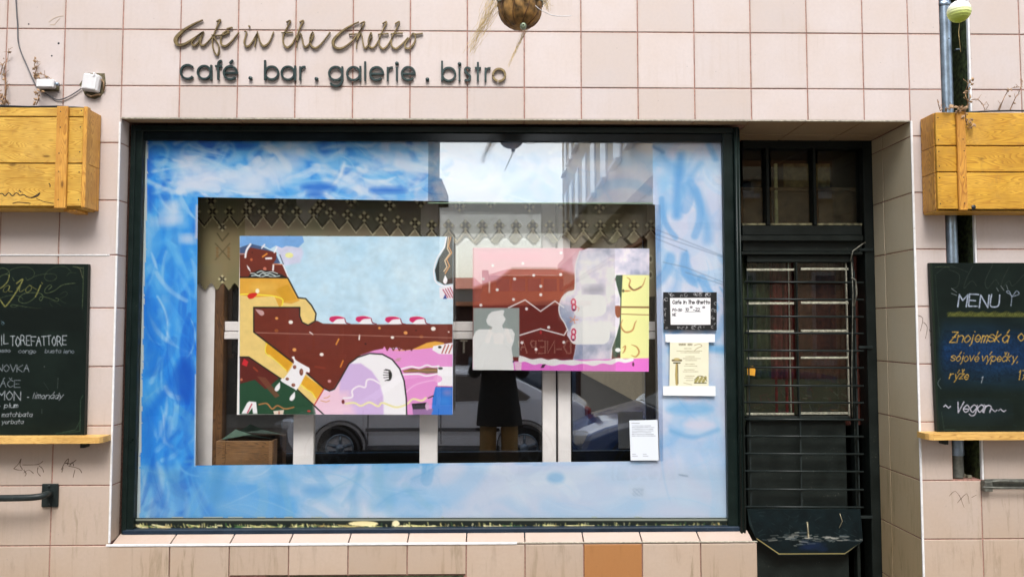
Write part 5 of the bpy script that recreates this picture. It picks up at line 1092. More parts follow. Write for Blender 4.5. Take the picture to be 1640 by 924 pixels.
# ================================================================== CHALKBOARDS
def board(name, label, q, y, draw, cat='chalkboard', shelfd=None):
    p = U((q[0][0]+q[2][0])/2, q[2][1], y); o = empty(name, p, label, cat, 'chalkboards either side of the shop window')
    cv = Canvas([q], .8, (18, 30, 26)); X, Y = cv.X, cv.Y
    n = fbm(X, Y*1.5, 40, 81, 5)[:, None]; cv.C = np.array([14, 26, 22.])+n*np.array([14, 16, 14.]); draw(cv)
    n = fbm(X, Y, 2.2, 82, 2)[:, None]; base = np.array([18, 30, 26.]); cv.C = np.where(cv.C.sum(1, keepdims=True) > 130, cv.C*(.62+.45*n), cv.C)
    cv.build('chalk_writing', M['chalk'], o, y, .62)
    A = [U(*k, y+.0006) for k in q]; m = MB(); v = [(a.x, y+.0006, a.z) for a in A]+[(a.x, -.005, a.z) for a in A]
    m.add(v, [(0, 1, 2, 3), (7, 6, 5, 4)]+[(i, i+4, (i+1) % 4+4, (i+1) % 4) for i in range(4)]); part(m, 'board_panel', simple('board_black', L(26, 34, 28), .7), o)
    return o
WC = (214, 224, 232); YC = (168, 168, 96); OC = (226, 182, 88)
def d_left(cv):
    cv.tf(0, 410, 6.16)
    f = lambda l, w, c, a=.8: cv.line(l, w, c, a, sm=True)
    GC = (122, 140, 96)
    f([(-60, 300), (0, 205), (60, 180), (92, 190), (80, 140), (20, 118), (-40, 150)], 1.1, GC, .8); f([(92, 190), (75, 250), (30, 300), (0, 320)], 1.6, YC, .9); f([(60, 180), (120, 130), (220, 108), (300, 120), (340, 165), (320, 215), (270, 238), (255, 212)], .8, GC, .6)
    f([(270, 238), (360, 195), (440, 178), (530, 178), (560, 210), (520, 245), (460, 240), (438, 205), (470, 150), (540, 112), (640, 105), (700, 150)], .8, GC, .6); f([(655, 200), (690, 165), (750, 168)], .7, GC, .5)
    f([(30, 345), (45, 310), (80, 290), (95, 310), (60, 355), (35, 350)], 1.0, YC); f([(95, 300), (85, 345), (120, 350)], 1.2, YC); f([(125, 215), (140, 245)], 1.1, GC)
    f([(165, 270), (225, 232), (150, 370), (60, 492), (35, 480), (0, 430)], 2.2, YC, .9); f([(165, 320), (200, 290), (190, 340), (205, 352), (240, 330)], 1.1, YC); f([(290, 290), (255, 325), (262, 358), (300, 340), (315, 300), (290, 290), (360, 330)], 1.1, YC)
    f([(400, 290), (370, 370), (320, 430), (250, 465), (190, 450), (190, 410), (240, 370), (330, 362), (400, 370), (425, 400), (405, 440), (388, 425), (410, 400), (480, 415), (560, 445), (580, 425), (550, 415)], 1.0, GC, .8); f([(402, 288), (350, 400)], 2.2, YC, .8); f([(410, 262), (418, 272)], 1.6, YC)
    f([(480, 330), (510, 300), (490, 285), (450, 320), (440, 355), (470, 365), (540, 340), (620, 285), (740, 268)], 1.0, GC, .85); f([(-10, 420), (80, 392), (160, 390), (215, 410), (225, 430)], .9, GC, .6); f([(360, 515), (240, 500), (130, 480), (105, 492), (140, 505), (180, 485)], .9, GC, .7); f([(360, 515), (405, 510)], .8, GC, .5)
    f([(590, 380), (640, 350), (665, 370), (640, 400), (610, 410), (600, 440), (650, 465)], .7, GC, .4); f([(490, 455), (500, 480), (520, 500)], .7, GC, .5); f([(500, 440), (560, 460), (600, 490)], .6, GC, .4)
    cv.line([(822, 110), (820, 300), (812, 520)], 1.2, (110, 130, 90), .7); cv.line([(720, 105), (822, 122)], 1, (140, 150, 110), .8); f([(760, 110), (790, 130), (800, 160), (815, 215)], 1, (150, 150, 110), .8)
    cv.tf(0, 0, 1); cv.poly([(-20, 497), (70, 490), (134, 492), (134, 530), (-20, 530)], (12, 20, 17), .5, soft=4)
    cv.text('*o', -3, 520, 7, (150, 190, 210), .9, .7); cv.line([(2, 514), (7, 518)], .9, (150, 180, 200), .7)
    cv.text('IL', 1, 551, 15, WC, 1.3, adv=.62, jit=.4, slant=0); cv.text('TOREFATTORE', 17, 553, 14.5, WC, 1.35, adv=.56, jit=.5, slant=0)
    cv.text('esso', -3, 564, 5.8, (176, 186, 196), 1.0, adv=.85, slant=.2); cv.text('congo', 29, 565, 6, (176, 186, 196), 1.0, adv=.95, slant=.2); cv.text('busta', 72, 565, 6, (170, 180, 190), 1, adv=.85, slant=.2); cv.text('leno', 101, 565.5, 6, (160, 172, 184), 1., adv=.85, slant=.2)
    cv.text('NOVKA', -5, 594.5, 11, (160, 170, 178), 1.2, adv=.95, tilt=.02, slant=.05); cv.text('ÁČE', 0, 620, 11, (150, 162, 170), 1.2, adv=1.02, slant=.05); cv.text('MON', -3, 640.5, 14, (196, 204, 212), 1.4, adv=.88, slant=.05)
    cv.text('limonády', 51, 638, 9, (196, 204, 212), 1.1, adv=.78, slant=.3); cv.line([(44, 636), (46, 636)], 1.3, WC); cv.text('- plum', -4, 652.5, 7, WC, 1.1, adv=.9, slant=.2); cv.text('- matchbata', -6, 667, 7, (196, 204, 212), 1.05, adv=.76, slant=.2); cv.text('- yerbata', -6, 678.5, 6.5, (190, 200, 208), 1.0, adv=.76, slant=.2)
    cv.line([(93, 605), (92, 622)], .9, (130, 140, 135), .6); cv.line([(70, 612), (78, 624)], .7, (110, 120, 115), .5); cv.line([(67, 655), (67, 662)], .8, (130, 140, 135), .6); cv.ell(71, 587, 1, 1, (130, 140, 135), .7)
    cv.line([(133, 633), (129, 640), (128, 690), (115, 692), (90, 694)], 1.3, (70, 100, 76), .8); cv.line([(129, 672), (121, 688), (100, 692)], 1, (90, 120, 96), .7)
board('drinks_chalkboard', 'green black chalkboard headed Nápoje under the yellow planter, drinks in white chalk', ((-92, 421), (141, 423), (135, 698), (-92, 698)), -.03, d_left)
def d_right(cv):
    X, Y = cv.X, cv.Y; m = np.clip(1-np.abs(Y-568-(X-1560)*.02)/62., 0, 1)[:, None]*np.clip((X-1500)/14., 0, 1)[:, None]; n = fbm(X*.5, Y*1.6, 22, 91, 4)[:, None]; cv.C = cv.C*(1-m*.8)+np.array([20, 60, 112.])*m*.9*(.5+n)
    cv.ell(1590, 560, 60, 26, (26, 62, 108), .5, soft=14); cv.ell(1560, 660, 60, 20, (40, 62, 78), .3, soft=14)
    for _ in range(60): x = rs_.uniform(1500, 1700); y = rs_.uniform(600, 688); cv.line([(x, y), (x+rs_.uniform(-12, 12), y+rs_.uniform(-3, 3))], .8, (80, 110, 130), rs_.uniform(.05, .25))
    g = (78, 88, 80); f = lambda l, w=1., c=g, a=.7: cv.line(l, w, c, a, sm=True)
    f([(1520, 432), (1536, 440), (1534, 458), (1526, 462)]); f([(1558, 426), (1548, 446), (1544, 462), (1556, 450), (1564, 458)]); f([(1590, 424), (1578, 450), (1582, 462), (1594, 448), (1600, 456)]); f([(1616, 428), (1606, 448), (1604, 462), (1616, 450), (1622, 458), (1640, 440)]); f([(1500, 438), (1520, 426), (1550, 436)], .8)
    cv.text('MENU', 1534, 491.5, 19.5, (206, 220, 244), 2.1, adv=.86, jit=.35, slant=.12); f([(1619, 490), (1620, 474), (1612, 468), (1616, 466), (1621, 474), (1628, 466), (1632, 471), (1621, 475)], 1.3, (190, 205, 230), .9)
    for l in ([(1524, 462), (1532, 468)], [(1524, 470), (1532, 473)], [(1603, 458), (1608, 465)], [(1612, 457), (1614, 463)], [(1596, 461), (1599, 466)]): cv.line(l, 1., WC, .7)
    cv.line([(1520, 503), (1600, 504), (1700, 505)], 7, (96, 104, 52), .8, soft=1)
    for k in range(60): x = 1518+k*3; cv.line([(x, 507), (x+5, 500+2*math.sin(k))], 1, (176, 172, 74), .6)
    cv.text('Znojemská', 1521, 548, 17, OC, 1.8, adv=.64, jit=.3, slant=.28); cv.text('o', 1630, 545, 17, OC, 1.8, adv=.70); cv.text('kurka', 1645, 546, 17, OC, 1.8)
    cv.text('sójové', 1522, 578.5, 13, OC, 1.5, adv=.63, slant=.28); cv.text('výpečky,', 1571, 578.5, 13, OC, 1.5, adv=.62, slant=.28); cv.text('rýže', 1520, 607, 12.5, OC, 1.5, adv=.62, slant=.28); cv.text('1', 1570, 613, 10, (196, 206, 216), 1.2, slant=.3); cv.text('17', 1630, 608, 15, OC, 1.6, slant=.2)
    cv.text('~', 1511, 656, 14, (226, 226, 244), 1.9, adv=.9); cv.text('Vegan', 1530, 660, 17, (226, 226, 244), 1.9, adv=.66, jit=.2, slant=.25); cv.text('~~', 1585, 661, 13, (226, 226, 244), 1.8, adv=1.05)
    f([(1498, 428), (1508, 427), (1520, 428)], 1, (120, 140, 100)); cv.line([(1498, 440), (1500, 470), (1505, 540)], .8, (70, 90, 76), .6); f([(1506, 606), (1502, 614), (1507, 622)], 1, (150, 170, 170)); cv.line([(1508, 660), (1512, 688), (1530, 688)], 1, (80, 104, 90), .7)
    cv.poly([(1488, 420), (1493, 420), (1504, 694), (1499, 694)], (38, 50, 38), .9)
rs_ = random.Random(8)
board('menu_chalkboard', 'chalkboard with MENU in white and Znojemská in orange over a blue smear', ((1489.5, 421), (1735, 421), (1735, 692), (1501, 692)), -.03, d_right)
def shelf(name, label, x0, x1, y0, y1, round_right):
    d = -.11; a, b = U(x0, y0, d), U(x1, y1, d); o = empty(name, ((a.x+b.x)/2, 0, b.z), label, 'shelf', 'pine ledges under the chalkboards')
    zt, zb = a.z, b.z; r = .03
    if round_right: pts = [(a.x, -.004), (a.x, d), (b.x-r, d), (b.x-.008, d+.010), (b.x, d+r), (b.x, -.004)]
    else: pts = [(b.x, -.004), (b.x, d), (a.x+r, d), (a.x+.008, d+.01), (a.x, d+r), (a.x, -.004)]
    n = len(pts); m = MB().add([(p[0], p[1], zb) for p in pts]+[(p[0], p[1], zt) for p in pts], [tuple(range(n-1, -1, -1)), tuple(range(n, 2*n))]+[(i, (i+1) % n, (i+1) % n+n, i+n) for i in range(n)])
    part(m, 'shelf_board', M['shelf'], o); 
    for k in (.15, .85): x = a.x+(b.x-a.x)*k; part(MB().box((x-.01, -.06, zb-.03), (x+.01, -.004, zb-.001), .002), 'bracket', M['iron'], o)
shelf('pine_shelf', 'rounded pale pine ledge under the drinks chalkboard', -90, 160, 701, 710, True)
shelf('pine_shelf', 'rounded pale pine ledge under the MENU chalkboard, over the downpipe', 1487, 1740, 695, 704, False)

# ================================================================== SMALL FIXTURES
dp = empty('zinc_downpipe', (U(1520, 760).x, .06, SLz), 'blue grey zinc downpipe in a mossy slot behind the amber planter', 'downpipe')
pr_ = .5*(U(1532.5, 100, .03).x-U(1508.5, 100, .03).x); pc = SLx0+pr_+.004
part(MB().tube([(pc, .05, SLz+.12), (pc, .05, 3.85)], pr_, 24, False), 'pipe', M['zinc'], dp)
for z in (U(1520, 4).z, U(1520, 700).z): part(MB().lathe([(pr_+.001, z-.012), (pr_+.0035, z-.01), (pr_+.0035, z+.01), (pr_+.001, z+.012)], (pc, .05, 0), 24), 'seam_collar', M['zinc'], dp)
part(MB().tube([(pc, .05, SLz+.005), (pc+.002, .055, SLz+.14)], pr_*.92, 20, False), 'pipe_foot', M['zinc_d'], dp)
part(MB().tube([(pc+pr_+.012, .09, SLz+.01), (pc+pr_+.014, .09, 3.8)], .008, 8), 'thin_conduit', M['moss'], dp)
q = U(1531, 79, .04); part(MB().box((q.x, .04, q.z-.003), (q.x+.022, .06, q.z+.003)), 'wire_tie', M['zinc'], dp)
# white wall lamp
p = U(76, 135, 0); wl = empty('white_wall_lamp', p, 'small white plastic box lamp on the tiles left of the broken hole', 'lamp')
a, b = U(60, 128, -.03), U(89, 142, -.03); part(MB().box((a.x, -.045, b.z), (b.x-.004, -.012, a.z), .006), 'housing', M['plastic'], wl); part(MB().box((a.x+.01, -.012, b.z-.006), (b.x+.004, -.001, a.z-.008), .003), 'back_plate', M['hole'], wl)
part(MB().lathe([(0, 0), (.007, 0), (.009, .006), (.009, .014), (0, .014)], (b.x, -.03, (a.z+b.z)/2), 12, 'x'), 'lens', M['zinc'], wl)
# junction box, tilted
p = U(151, 136, 0); jb = empty('junction_box', p, 'white junction box hanging crooked in a broken tile hole', 'junction box')
m = MB(); hw, hh = .042, .044; m.box((-hw, -.045, -hh), (hw, -.006, hh), .007); part_ = m; ang = R(-8)
m.v = [(x*math.cos(ang)-z*math.sin(ang)+p.x, y, x*math.sin(ang)+z*math.cos(ang)+p.z) for x, y, z in m.v]; part(m, 'housing', M['plastic'], jb)
m = MB(); m.box((-hw*.82, -.048, -hh*.82), (hw*.82, -.0445, hh*.82), .003).box((.012, -.052, hh-.014), (.022, -.03, hh+.006), .002); m.v = [(x*math.cos(ang)-z*math.sin(ang)+p.x, y, x*math.sin(ang)+z*math.cos(ang)+p.z) for x, y, z in m.v]; part(m, 'lid', M['plastic'], jb)
m = MB(); m.tube([U(140, 152, -.01), U(146, 155, -.02), U(154, 152, -.02), U(161, 152, -.01)], .005, 7).tube([U(160, 126, -.02), U(166, 132, -.02), U(166, 146, -.01)], .004, 7); part(m, 'loose_wire', M['leaf'], jb)
cb = [(24, -30), (26, 10), (28, 40), (29, 66), (34, 85), (42, 103), (52, 126), (62, 143), (78, 153), (92, 160), (106, 157), (122, 148), (134, 139)]
tag(MB().tube([U(x, y, -.008) for x, y in smooth_pts(cb, 5)], .0030, 7).build('electric_cable', M['cable']), 'thin grey cable looping down the left tiles to the junction box', 'cable')
# grab rail
gr = empty('black_handrail', U(78, 793), 'black iron handrail end bolted to the lower left tiles by a rounded plate', 'handrail')
a, b = U(66.5, 774.5, -.012), U(92, 812, -.012); part(MB().box((a.x, -.012, b.z), (b.x, -.001, a.z), .010 if False else .004), 'wall_plate', M['iron'], gr)
part(MB().tube(smooth_pts([tuple(U(-140, 797, -.10)), tuple(U(-40, 797.5, -.10)), tuple(U(30, 797, -.10)), tuple(U(62, 795, -.085)), tuple(U(75, 791, -.055)), tuple(U(79, 791, -.01))], 6), .0165, 14), 'rail', M['iron'], gr)
for x, y in ((79, 778), (79, 808)): q = U(x, y, -.012); part(MB().lathe([(0, -.017), (.005, -.0165), (.007, -.013), (.007, -.012)], (q.x, 0, q.z), 10, 'y'), 'bolt', M['iron'], gr)
# metal shackle low on the right
sh = empty('door_hook', U(1610, 775), 'rusty grey metal bracket fixed low on the right under the MENU board', 'bracket')
a, b = U(1578, 767, -.01), U(1660, 783, -.01); part(MB().box((a.x, -.008, b.z+.012), (b.x, -.001, a.z), .002), 'back_plate', M['zinc_d'], sh)
part(MB().tube([tuple(U(1574, 780, -.03)), tuple(U(1600, 781, -.035)), tuple(U(1665, 781, -.035))], .006, 8).tube([tuple(U(1580, 772, -.02)), tuple(U(1600, 770, -.026)), tuple(U(1665, 771, -.026))], .008, 8), 'rod', M['zinc_d'], sh)
part(MB().box(tuple(U(1577, 771, -.034)), tuple(U(1584, 785, -.001)), .002), 'lug', M['zinc_d'], sh)

# ------------------------------------------------------------------ hanging lantern ball
ly = -.55; c = U(1536, 19, ly); lr = 18/(FPX/(DIST+ly))
lan = empty('round_paper_lantern', c, 'small white to lime green round ball lantern hanging before the downpipe', 'lantern')
m, t, b_ = newmat('lantern_paper'); sp = N(t, 'SeparateXYZ'); t.links.new(gpos(t), sp.inputs[0]); mr = N(t, 'MapRange'); mr.inputs[1].default_value = c.z-lr; mr.inputs[2].default_value = c.z+lr*.7; t.links.new(sp.outputs[2], mr.inputs[0])
t.links.new(ramp(t, [(0, L(176, 205, 60)), (.4, L(214, 230, 130)), (.75, L(240, 244, 220)), (1, L(246, 246, 240))], mr.outputs[0]), b_.inputs['Base Color']); b_.inputs['Roughness'].default_value = .6
prof = []
for k in range(49): a = math.pi*k/48; rr = lr*(1+.018*math.sin(k*math.pi*.5)); prof.append((max(rr*math.sin(a), .0005), -rr*math.cos(a)*.97))
part(MB().lathe(prof, tuple(c), 28), 'paper_ball', m, lan)
part(MB().tube([(c.x-.03, ly, c.z+lr+.12), (c.x-.008, ly, c.z+lr+.02), (c.x, ly, c.z+lr-.004)], .0018, 6), 'cord', M['plastic'], lan)
part(MB().tube([(c.x+.001, ly, c.z-lr), (c.x-.004, ly+.002, c.z-lr-.05), (c.x+.002, ly, c.z-lr-.14)], .0012, 5), 'tassel', M['straw'], lan)
tag(MB().tube([(c.x-1.2, ly-.05, c.z+.5), (c.x-.03, ly, c.z+lr+.12), (c.x+.4, ly, c.z+.04), (c.x+1.6, ly+.1, c.z+.02)], .0012, 5).build('string_line', M['plastic']), 'thin pale string running right from the ball lantern', 'string')

# ------------------------------------------------------------------ hanging gourd
gy = -.92; kk = FPX/(DIST+gy); c = U(833, 14, gy); gr_ = 36/kk
gd = empty('hanging_gourd', c, 'ribbed brown gourd planter tied with string and trailing dry roots, hanging over the window', 'hanging planter')
def lob(a, i): return 1-.16*(1-abs(math.sin(a*5+.4)))**2.2+.015*math.sin(a*7+i*.4)
prof = [(.02, -.93), (.25, -.92), (.5, -.84), (.74, -.66), (.9, -.42), (.99, -.1), (1., .2), (.9, .5), (.7, .75), (.4, .95), (.1, 1.)]
S = smooth_pts([(p[0]*gr_, p[1]*gr_) for p in prof], 4)
part(MB().lathe(S, tuple(c), 70, fn=lob), 'gourd_body', M['gourd'], gd)
part(MB().lathe(smooth_pts([(gr_*1.02, gr_*.15), (gr_*1.0, gr_*.4), (gr_*.8, gr_*.85), (gr_*.3, gr_*1.12), (.001, gr_*1.15)], 4), tuple(c), 50, fn=lambda a, i: 1+.05*math.sin(a*13+i)+.03*math.sin(a*29)), 'moss_cap', M['felt'], gd)
m = MB(); rs = random.Random(3)
for k in range(9):
    a = k*2*math.pi/9; P = []
    for j in range(9): t_ = j/8; e = -.9+1.8*t_; r = math.sqrt(max(.02, 1-e*e))*gr_*1.0; P.append((c.x+r*math.cos(a+t_*.5), c.y+r*math.sin(a+t_*.5), c.z+e*gr_*.97))
    m.tube(P, .0016, 5)
part(m, 'binding_string', simple('brown_string', L(96, 66, 44), .8), gd)
q = U(838, 41, gy-gr_*.5); part(MB().lathe([(.004, -.008), (.009, -.008), (.013, -.002), (.013, .012), (.006, .014)], (q.x, gy-gr_*.45, q.z), 18, 'y'), 'drain_ring', simple('green_metal', L(150, 165, 140), .35, .6), gd)
part(MB().lathe([(0, -.002), (.008, -.0015), (.008, .01)], (q.x, gy-gr_*.45, q.z), 14, 'y'), 'drain_plug', M['liner'], gd)
def roots(n, st, en, spread, seed, w0=.00055):
    m = MB(); rs = random.Random(seed)
    for k in range(n):
        T = rs.uniform(.35, 1)**.8; s_ = Vector(st)+Vector((rs.gauss(0, spread), rs.gauss(0, spread), rs.gauss(0, spread*.5))); e_ = Vector(st).lerp(Vector(en), T)+Vector((rs.gauss(0, spread*.6), rs.gauss(0, spread*.5), 0))
        P = [s_.lerp(e_, i/5)+Vector((rs.gauss(0, spread*.34), rs.gauss(0, spread*.22), rs.gauss(0, spread*.15))) for i in range(6)]
        m.tube(smooth_pts([tuple(p) for p in P], 2), w0, 3, False)
    return m
part(roots(48, U(798, -10, gy), U(750, 90, gy), .022, 1), 'trailing_roots', M['straw'], gd, kind='stuff'); part(roots(14, U(842, 48, gy), U(812, 108, gy), .007, 2), 'trailing_roots', M['straw'], gd, kind='stuff'); part(roots(30, U(870, -12, gy), U(880, 22, gy), .014, 4), 'trailing_roots', M['straw'], gd, kind='stuff')
m = MB(); m.tube(smooth_pts([tuple(U(850, -4, gy-.06)), tuple(U(858, 10, gy-.06)), tuple(U(872, 20, gy-.05)), tuple(U(890, 26, gy-.03)), tuple(U(915, 26, gy))], 5), .0016, 5); part(m, 'wire_end', M['plastic'], gd)
part(MB().tube([(c.x, gy, c.z+gr_*1.1), (c.x, gy, c.z+1.2)], .002, 5), 'hanging_cord', M['straw'], gd)

# ================================================================== THE PHOTOGRAPHER (seen mirrored in the glass)
def skinned(name, V, E, rad, root, mat, parent):
    me = bpy.data.meshes.new(name); me.from_pydata(V, E, []); me.materials.append(mat); o = bpy.data.objects.new(name, me); col.objects.link(o)
    sk_ = o.modifiers.new('skin', 'SKIN'); sk_.use_smooth_shade = True; ss = o.modifiers.new('sub', 'SUBSURF'); ss.levels = ss.render_levels = 2
    if not me.skin_vertices: me.attributes
    lay = me.skin_vertices[0].data
    for i, r in enumerate(rad): lay[i].radius = (r, r) if not isinstance(r, tuple) else r
    lay[root].use_root = True; o.parent = parent; o.location = -Vector(parent.location); return o
py = -4.42
per = empty('person', (0, py, 0), 'person in long black coat and tan trousers holding up a phone, mirrored', 'person')
V = []; E_ = []; Rr = []
def jv(x, y, z, r, p=None):
    V.append((x, py+y, z)); Rr.append(r)
    if p is not None: E_.append((p, len(V)-1))
    return len(V)-1
pel = jv(0, 0, .95, .12); sp1 = jv(0, -.01, 1.12, .11, pel); ch = jv(0, 0, 1.33, .125, sp1); nk = jv(0, .01, 1.46, .055, ch); nk2 = jv(0, .02, 1.53, .052, nk)
h1 = jv(0, .045, 1.60, .075, nk2); h2 = jv(0, .04, 1.68, .088, h1); h3 = jv(0, .03, 1.745, .06, h2)
for s in (-1, 1):
    a = jv(s*.17, 0, 1.41, .055, ch); e = jv(s*.27, .10, 1.18, .042, a); w_ = jv(s*.115, .33, 1.56, .028, e); pm = jv(s*.098, .372, 1.615, .03, w_)
    for k in range(4):
        f0 = jv(s*(.100-.003*k), .392-.012*k*0, 1.642-.018*k, .0095, pm); f1 = jv(s*(.098), .418, 1.668-.02*k, .0088, f0); f2 = jv(s*.082, .432, 1.676-.021*k, .0080, f1); jv(s*(.064+.003*k), .430, 1.672-.021*k, .0070, f2)
    t0 = jv(s*.085, .372, 1.60, .011, pm); t1 = jv(s*.066, .395, 1.616, .0095, t0); jv(s*.052, .400, 1.638, .008, t1)
    hp = jv(s*.10, 0, .88, .09, pel); kn = jv(s*.115, .02, .50, .06, hp); an = jv(s*.12, -.01, .09, .04, kn); jv(s*.13, .13, .04, .036, an)
skinned('body', V, E_, Rr, 0, M['skin'], per)
def loft(secs, n=28, cap=False):
    vs = []; fs = []
    for (z, rx, ry, cx, cy, ff) in secs:
        for k in range(n): a = 2*math.pi*k/n; q = 1+ff*math.sin(a*7+z*3); vs.append((cx+rx*q*math.cos(a), py+cy+ry*q*math.sin(a), z))
    for i in range(len(secs)-1):
        for k in range(n): fs.append((i*n+k, i*n+(k+1) % n, (i+1)*n+(k+1) % n, (i+1)*n+k))
    return MB().add(vs, fs, True)
part(loft([(1.50, .06, .06, 0, .01, 0), (1.47, .09, .08, 0, 0, 0), (1.42, .20, .12, 0, 0, 0), (1.32, .225, .15, 0, 0, .01), (1.12, .20, .145, 0, 0, .01), (.95, .22, .16, 0, 0, .02), (.75, .245, .18, 0, 0, .03), (.55, .265, .19, 0, 0, .05)]), 'coat', M['coat'], per)
for s in (-1, 1):
    part(MB().tube(smooth_pts([(s*.16, py, 1.41), (s*.22, py+.04, 1.30), (s*.275, py+.10, 1.17), (s*.22, py+.2, 1.34), (s*.13, py+.31, 1.53)], 5), [.085]*6+[.075]*8+[.05]*7, 14), 'sleeve', M['coat'], per)
    part(loft([(.9, .11, .12, s*.10, 0, 0), (.6, .10, .105, s*.12, 0, .02), (.35, .095, .10, s*.125, 0, .03), (.08, .085, .095, s*.125, 0, .04)]), 'trouser_leg', M['trousers'], per)
    part(MB().box((s*.125-.045, py-.08, .0), (s*.125+.045, py+.20, .085), .03), 'shoe', M['tyre'] if 'tyre' in M else M['liner'], per)
part(MB().lathe(smooth_pts([(.001, .115), (.06, .105), (.098, .06), (.106, 0), (.098, -.06), (.08, -.10)], 3), (0, py+.022, 1.70), 24), 'hair', simple('dark_hair', L(58, 42, 32), .6), per)
part(MB().lathe([(.001, 1.0), (.5, .8), (1, 0), (.001, -1)], (0, 0, 0), 8).add([], []), 'nose', M['skin'], per) if False else part(MB().add([(-.012, py+.125, 1.62), (.012, py+.125, 1.62), (0, py+.155, 1.625), (0, py+.128, 1.665)], [(0, 1, 2), (0, 2, 3), (1, 3, 2), (0, 3, 1)], True), 'nose', M['skin'], per)
for s in (-1, 1): part(MB().lathe([(.001, -.008), (.011, 0), (.001, .008)], (s*.032, py+.124, 1.668), 10), 'eye', M['liner'], per)
part(MB().box((-.022, py+.112, 1.585), (.022, py+.125, 1.592), .002), 'mouth', simple('lips', L(170, 95, 85), .5), per)
ph_ = empty('phone', (0, -4.002, EZ-.01), 'dark phone held up sideways in both hands of the person', 'phone')
part(MB().box((-.078, -4.008, EZ-.05), (.078, -4.0, EZ+.026), .003), 'phone_case', M['liner'], ph_)
part(MB().box((-.073, -4.0095, EZ-.046), (.073, -4.0082, EZ+.022)), 'phone_screen', simple('screen_glass', L(14, 16, 20), .05, bs=0), ph_)
# ================================================================== STREET BEHIND THE CAMERA (it is what the glass mirrors)
def st(name, mb, mat): return tag(mb.build(name, mat), kind='structure')
pv = simple('paving', L(120, 112, 100), .85, var=.2, sc=18); asp = simple('asphalt', L(66, 64, 62), .9, var=.2, sc=40)
m = MB(); m.add([(-60, .3, 0), (60, .3, 0), (60, -4.3, 0), (-60, -4.3, 0), (60, -5.0, -.22), (-60, -5.0, -.22), (60, -5.0, -.4), (-60, -5.0, -.4)], [(0, 3, 2, 1), (3, 5, 4, 2), (5, 7, 6, 4)]); st('pavement', m, pv)
RZ = -.38
m = MB().add([(-60, -5.0, RZ), (60, -5.0, RZ), (60, -60, RZ), (-60, -60, RZ)], [(0, 3, 2, 1)]); st('road', m, asp)
m = MB().add([(-200, 60, RZ-.03), (200, 60, RZ-.03), (200, -260, RZ-.03), (-200, -260, RZ-.03)], [(0, 3, 2, 1)]); st('ground', m, pv)
st('far_pavement', MB().box((-60, -13.0, RZ), (-1.5, -10.6, RZ+.12)).box((3.8, -13.0, RZ), (60, -10.6, RZ+.12)), pv)

def building(name, label, x0, x1, y0, y1, h, mat, wins, roofm=None, roofh=0, fm=None):
    o = empty(name, ((x0+x1)/2, (y0+y1)/2, RZ), label, 'building', 'houses across the street')
    part(MB().box((x0, y0, RZ), (x1, y1, h)), 'wall', mat, o)
    for kind, u, z, w_, hh in wins:                      # on the face toward us (y1) or toward -x (x0)
        fm = fm or M['white_wood']
        if kind == 'y':
            f = part(MB().box((u-w_/2-.08, y1-.02, z-.08), (u+w_/2+.08, y1+.05, z+hh+.08)), 'window_frame', fm, o); sub(MB().box((u-w_/2, y1+.051, z), (u-.03, y1+.056, z+hh)).box((u+.03, y1+.051, z), (u+w_/2, y1+.056, z+hh)), 'pane', M['pane_far'], f)
            sub(MB().box((u-w_/2-.16, y1+.05, z-.2), (u+w_/2+.16, y1+.2, z-.1)), 'sill', fm, f)
        elif kind == 'x':
            f = part(MB().box((x0-.05, u-w_/2-.12, z-.1), (x0+.02, u+w_/2+.12, z+hh+.1)), 'window_frame', fm, o); sub(MB().box((x0-.056, u-w_/2, z), (x0-.051, u+w_/2, z+hh)), 'pane', M['pane_far'], f)
            sub(MB().box((x0-.22, u-w_/2-.2, z-.22), (x0-.05, u+w_/2+.2, z-.1)), 'sill', fm, f)
    if roofm is not None:
        part(MB().add([(x0-.3, y0-.3, h), (x1+.3, y0-.3, h), (x1+.3, y1+.3, h), (x0-.3, y1+.3, h), (x0+1, (y0+y1)/2, h+roofh), (x1-1, (y0+y1)/2, h+roofh)], [(0, 1, 5, 4), (1, 2, 5), (2, 3, 4, 5), (3, 0, 4), (0, 3, 2, 1)]), 'roof', roofm, o)
    return o
M['pane_far'] = simple('far_pane', L(90, 100, 115), .08, var=.1, spec=.8, bs=0)
cream = simple('cream_render', L(236, 214, 178), .9, var=.08, sc=2); drk = simple('dark_render', L(62, 58, 52), .95, var=.2, sc=2); terr = simple('terracotta_render', L(214, 150, 112), .9, var=.1, sc=2); rt = simple('roof_tile_red', L(176, 92, 58), .8, var=.25, sc=6)
xe = RF(693, 260, -13).x
lb = building('dark_house', 'tall dark house on the left of the side street opposite', -16, xe, -15, -13, 14, drk, [('y', u, z, 1.1, 1.9) for u in np.arange(-14.5, xe-1.5, 2.6) for z in (1.2, 4.9, 8.4)], fm=M['brown_wood'])  # whole house in one dark wall colour
zc = RF(693, 276, -13).z
part(MB().box((-16, -13.0, zc-.5), (xe+.22, -12.75, zc-.2)).box((xe+.001, -15, zc-.5), (xe+.22, -13.001, zc-.2)), 'cornice', drk, lb)
rb_ = building('cream_corner_house', 'sunlit cream house on the right of the side street opposite', 3.8, 18, -41, -13, 15, cream, [('x', u, z, 1.3, 2.1) for u in np.arange(-38.5, -14, 3.1) for z in (7.0, 10.4)]+[('y', u, z, 1.1, 1.9) for u in np.arange(5.4, 17, 2.6) for z in (1.0, 4.9, 8.4)])
for z, d, hh in ((5.1, .35, .3), (5.42, .15, .2), (3.9, .12, .15), (14.6, .5, .4)): part(MB().box((3.8-d, -41, z), (3.799, -12.9, z+hh)).box((3.8, -12.999, z), (18, -13+d, z+hh)), 'cornice', cream if d > .2 else simple('brown_band', L(170, 120, 80), .9), rb_)
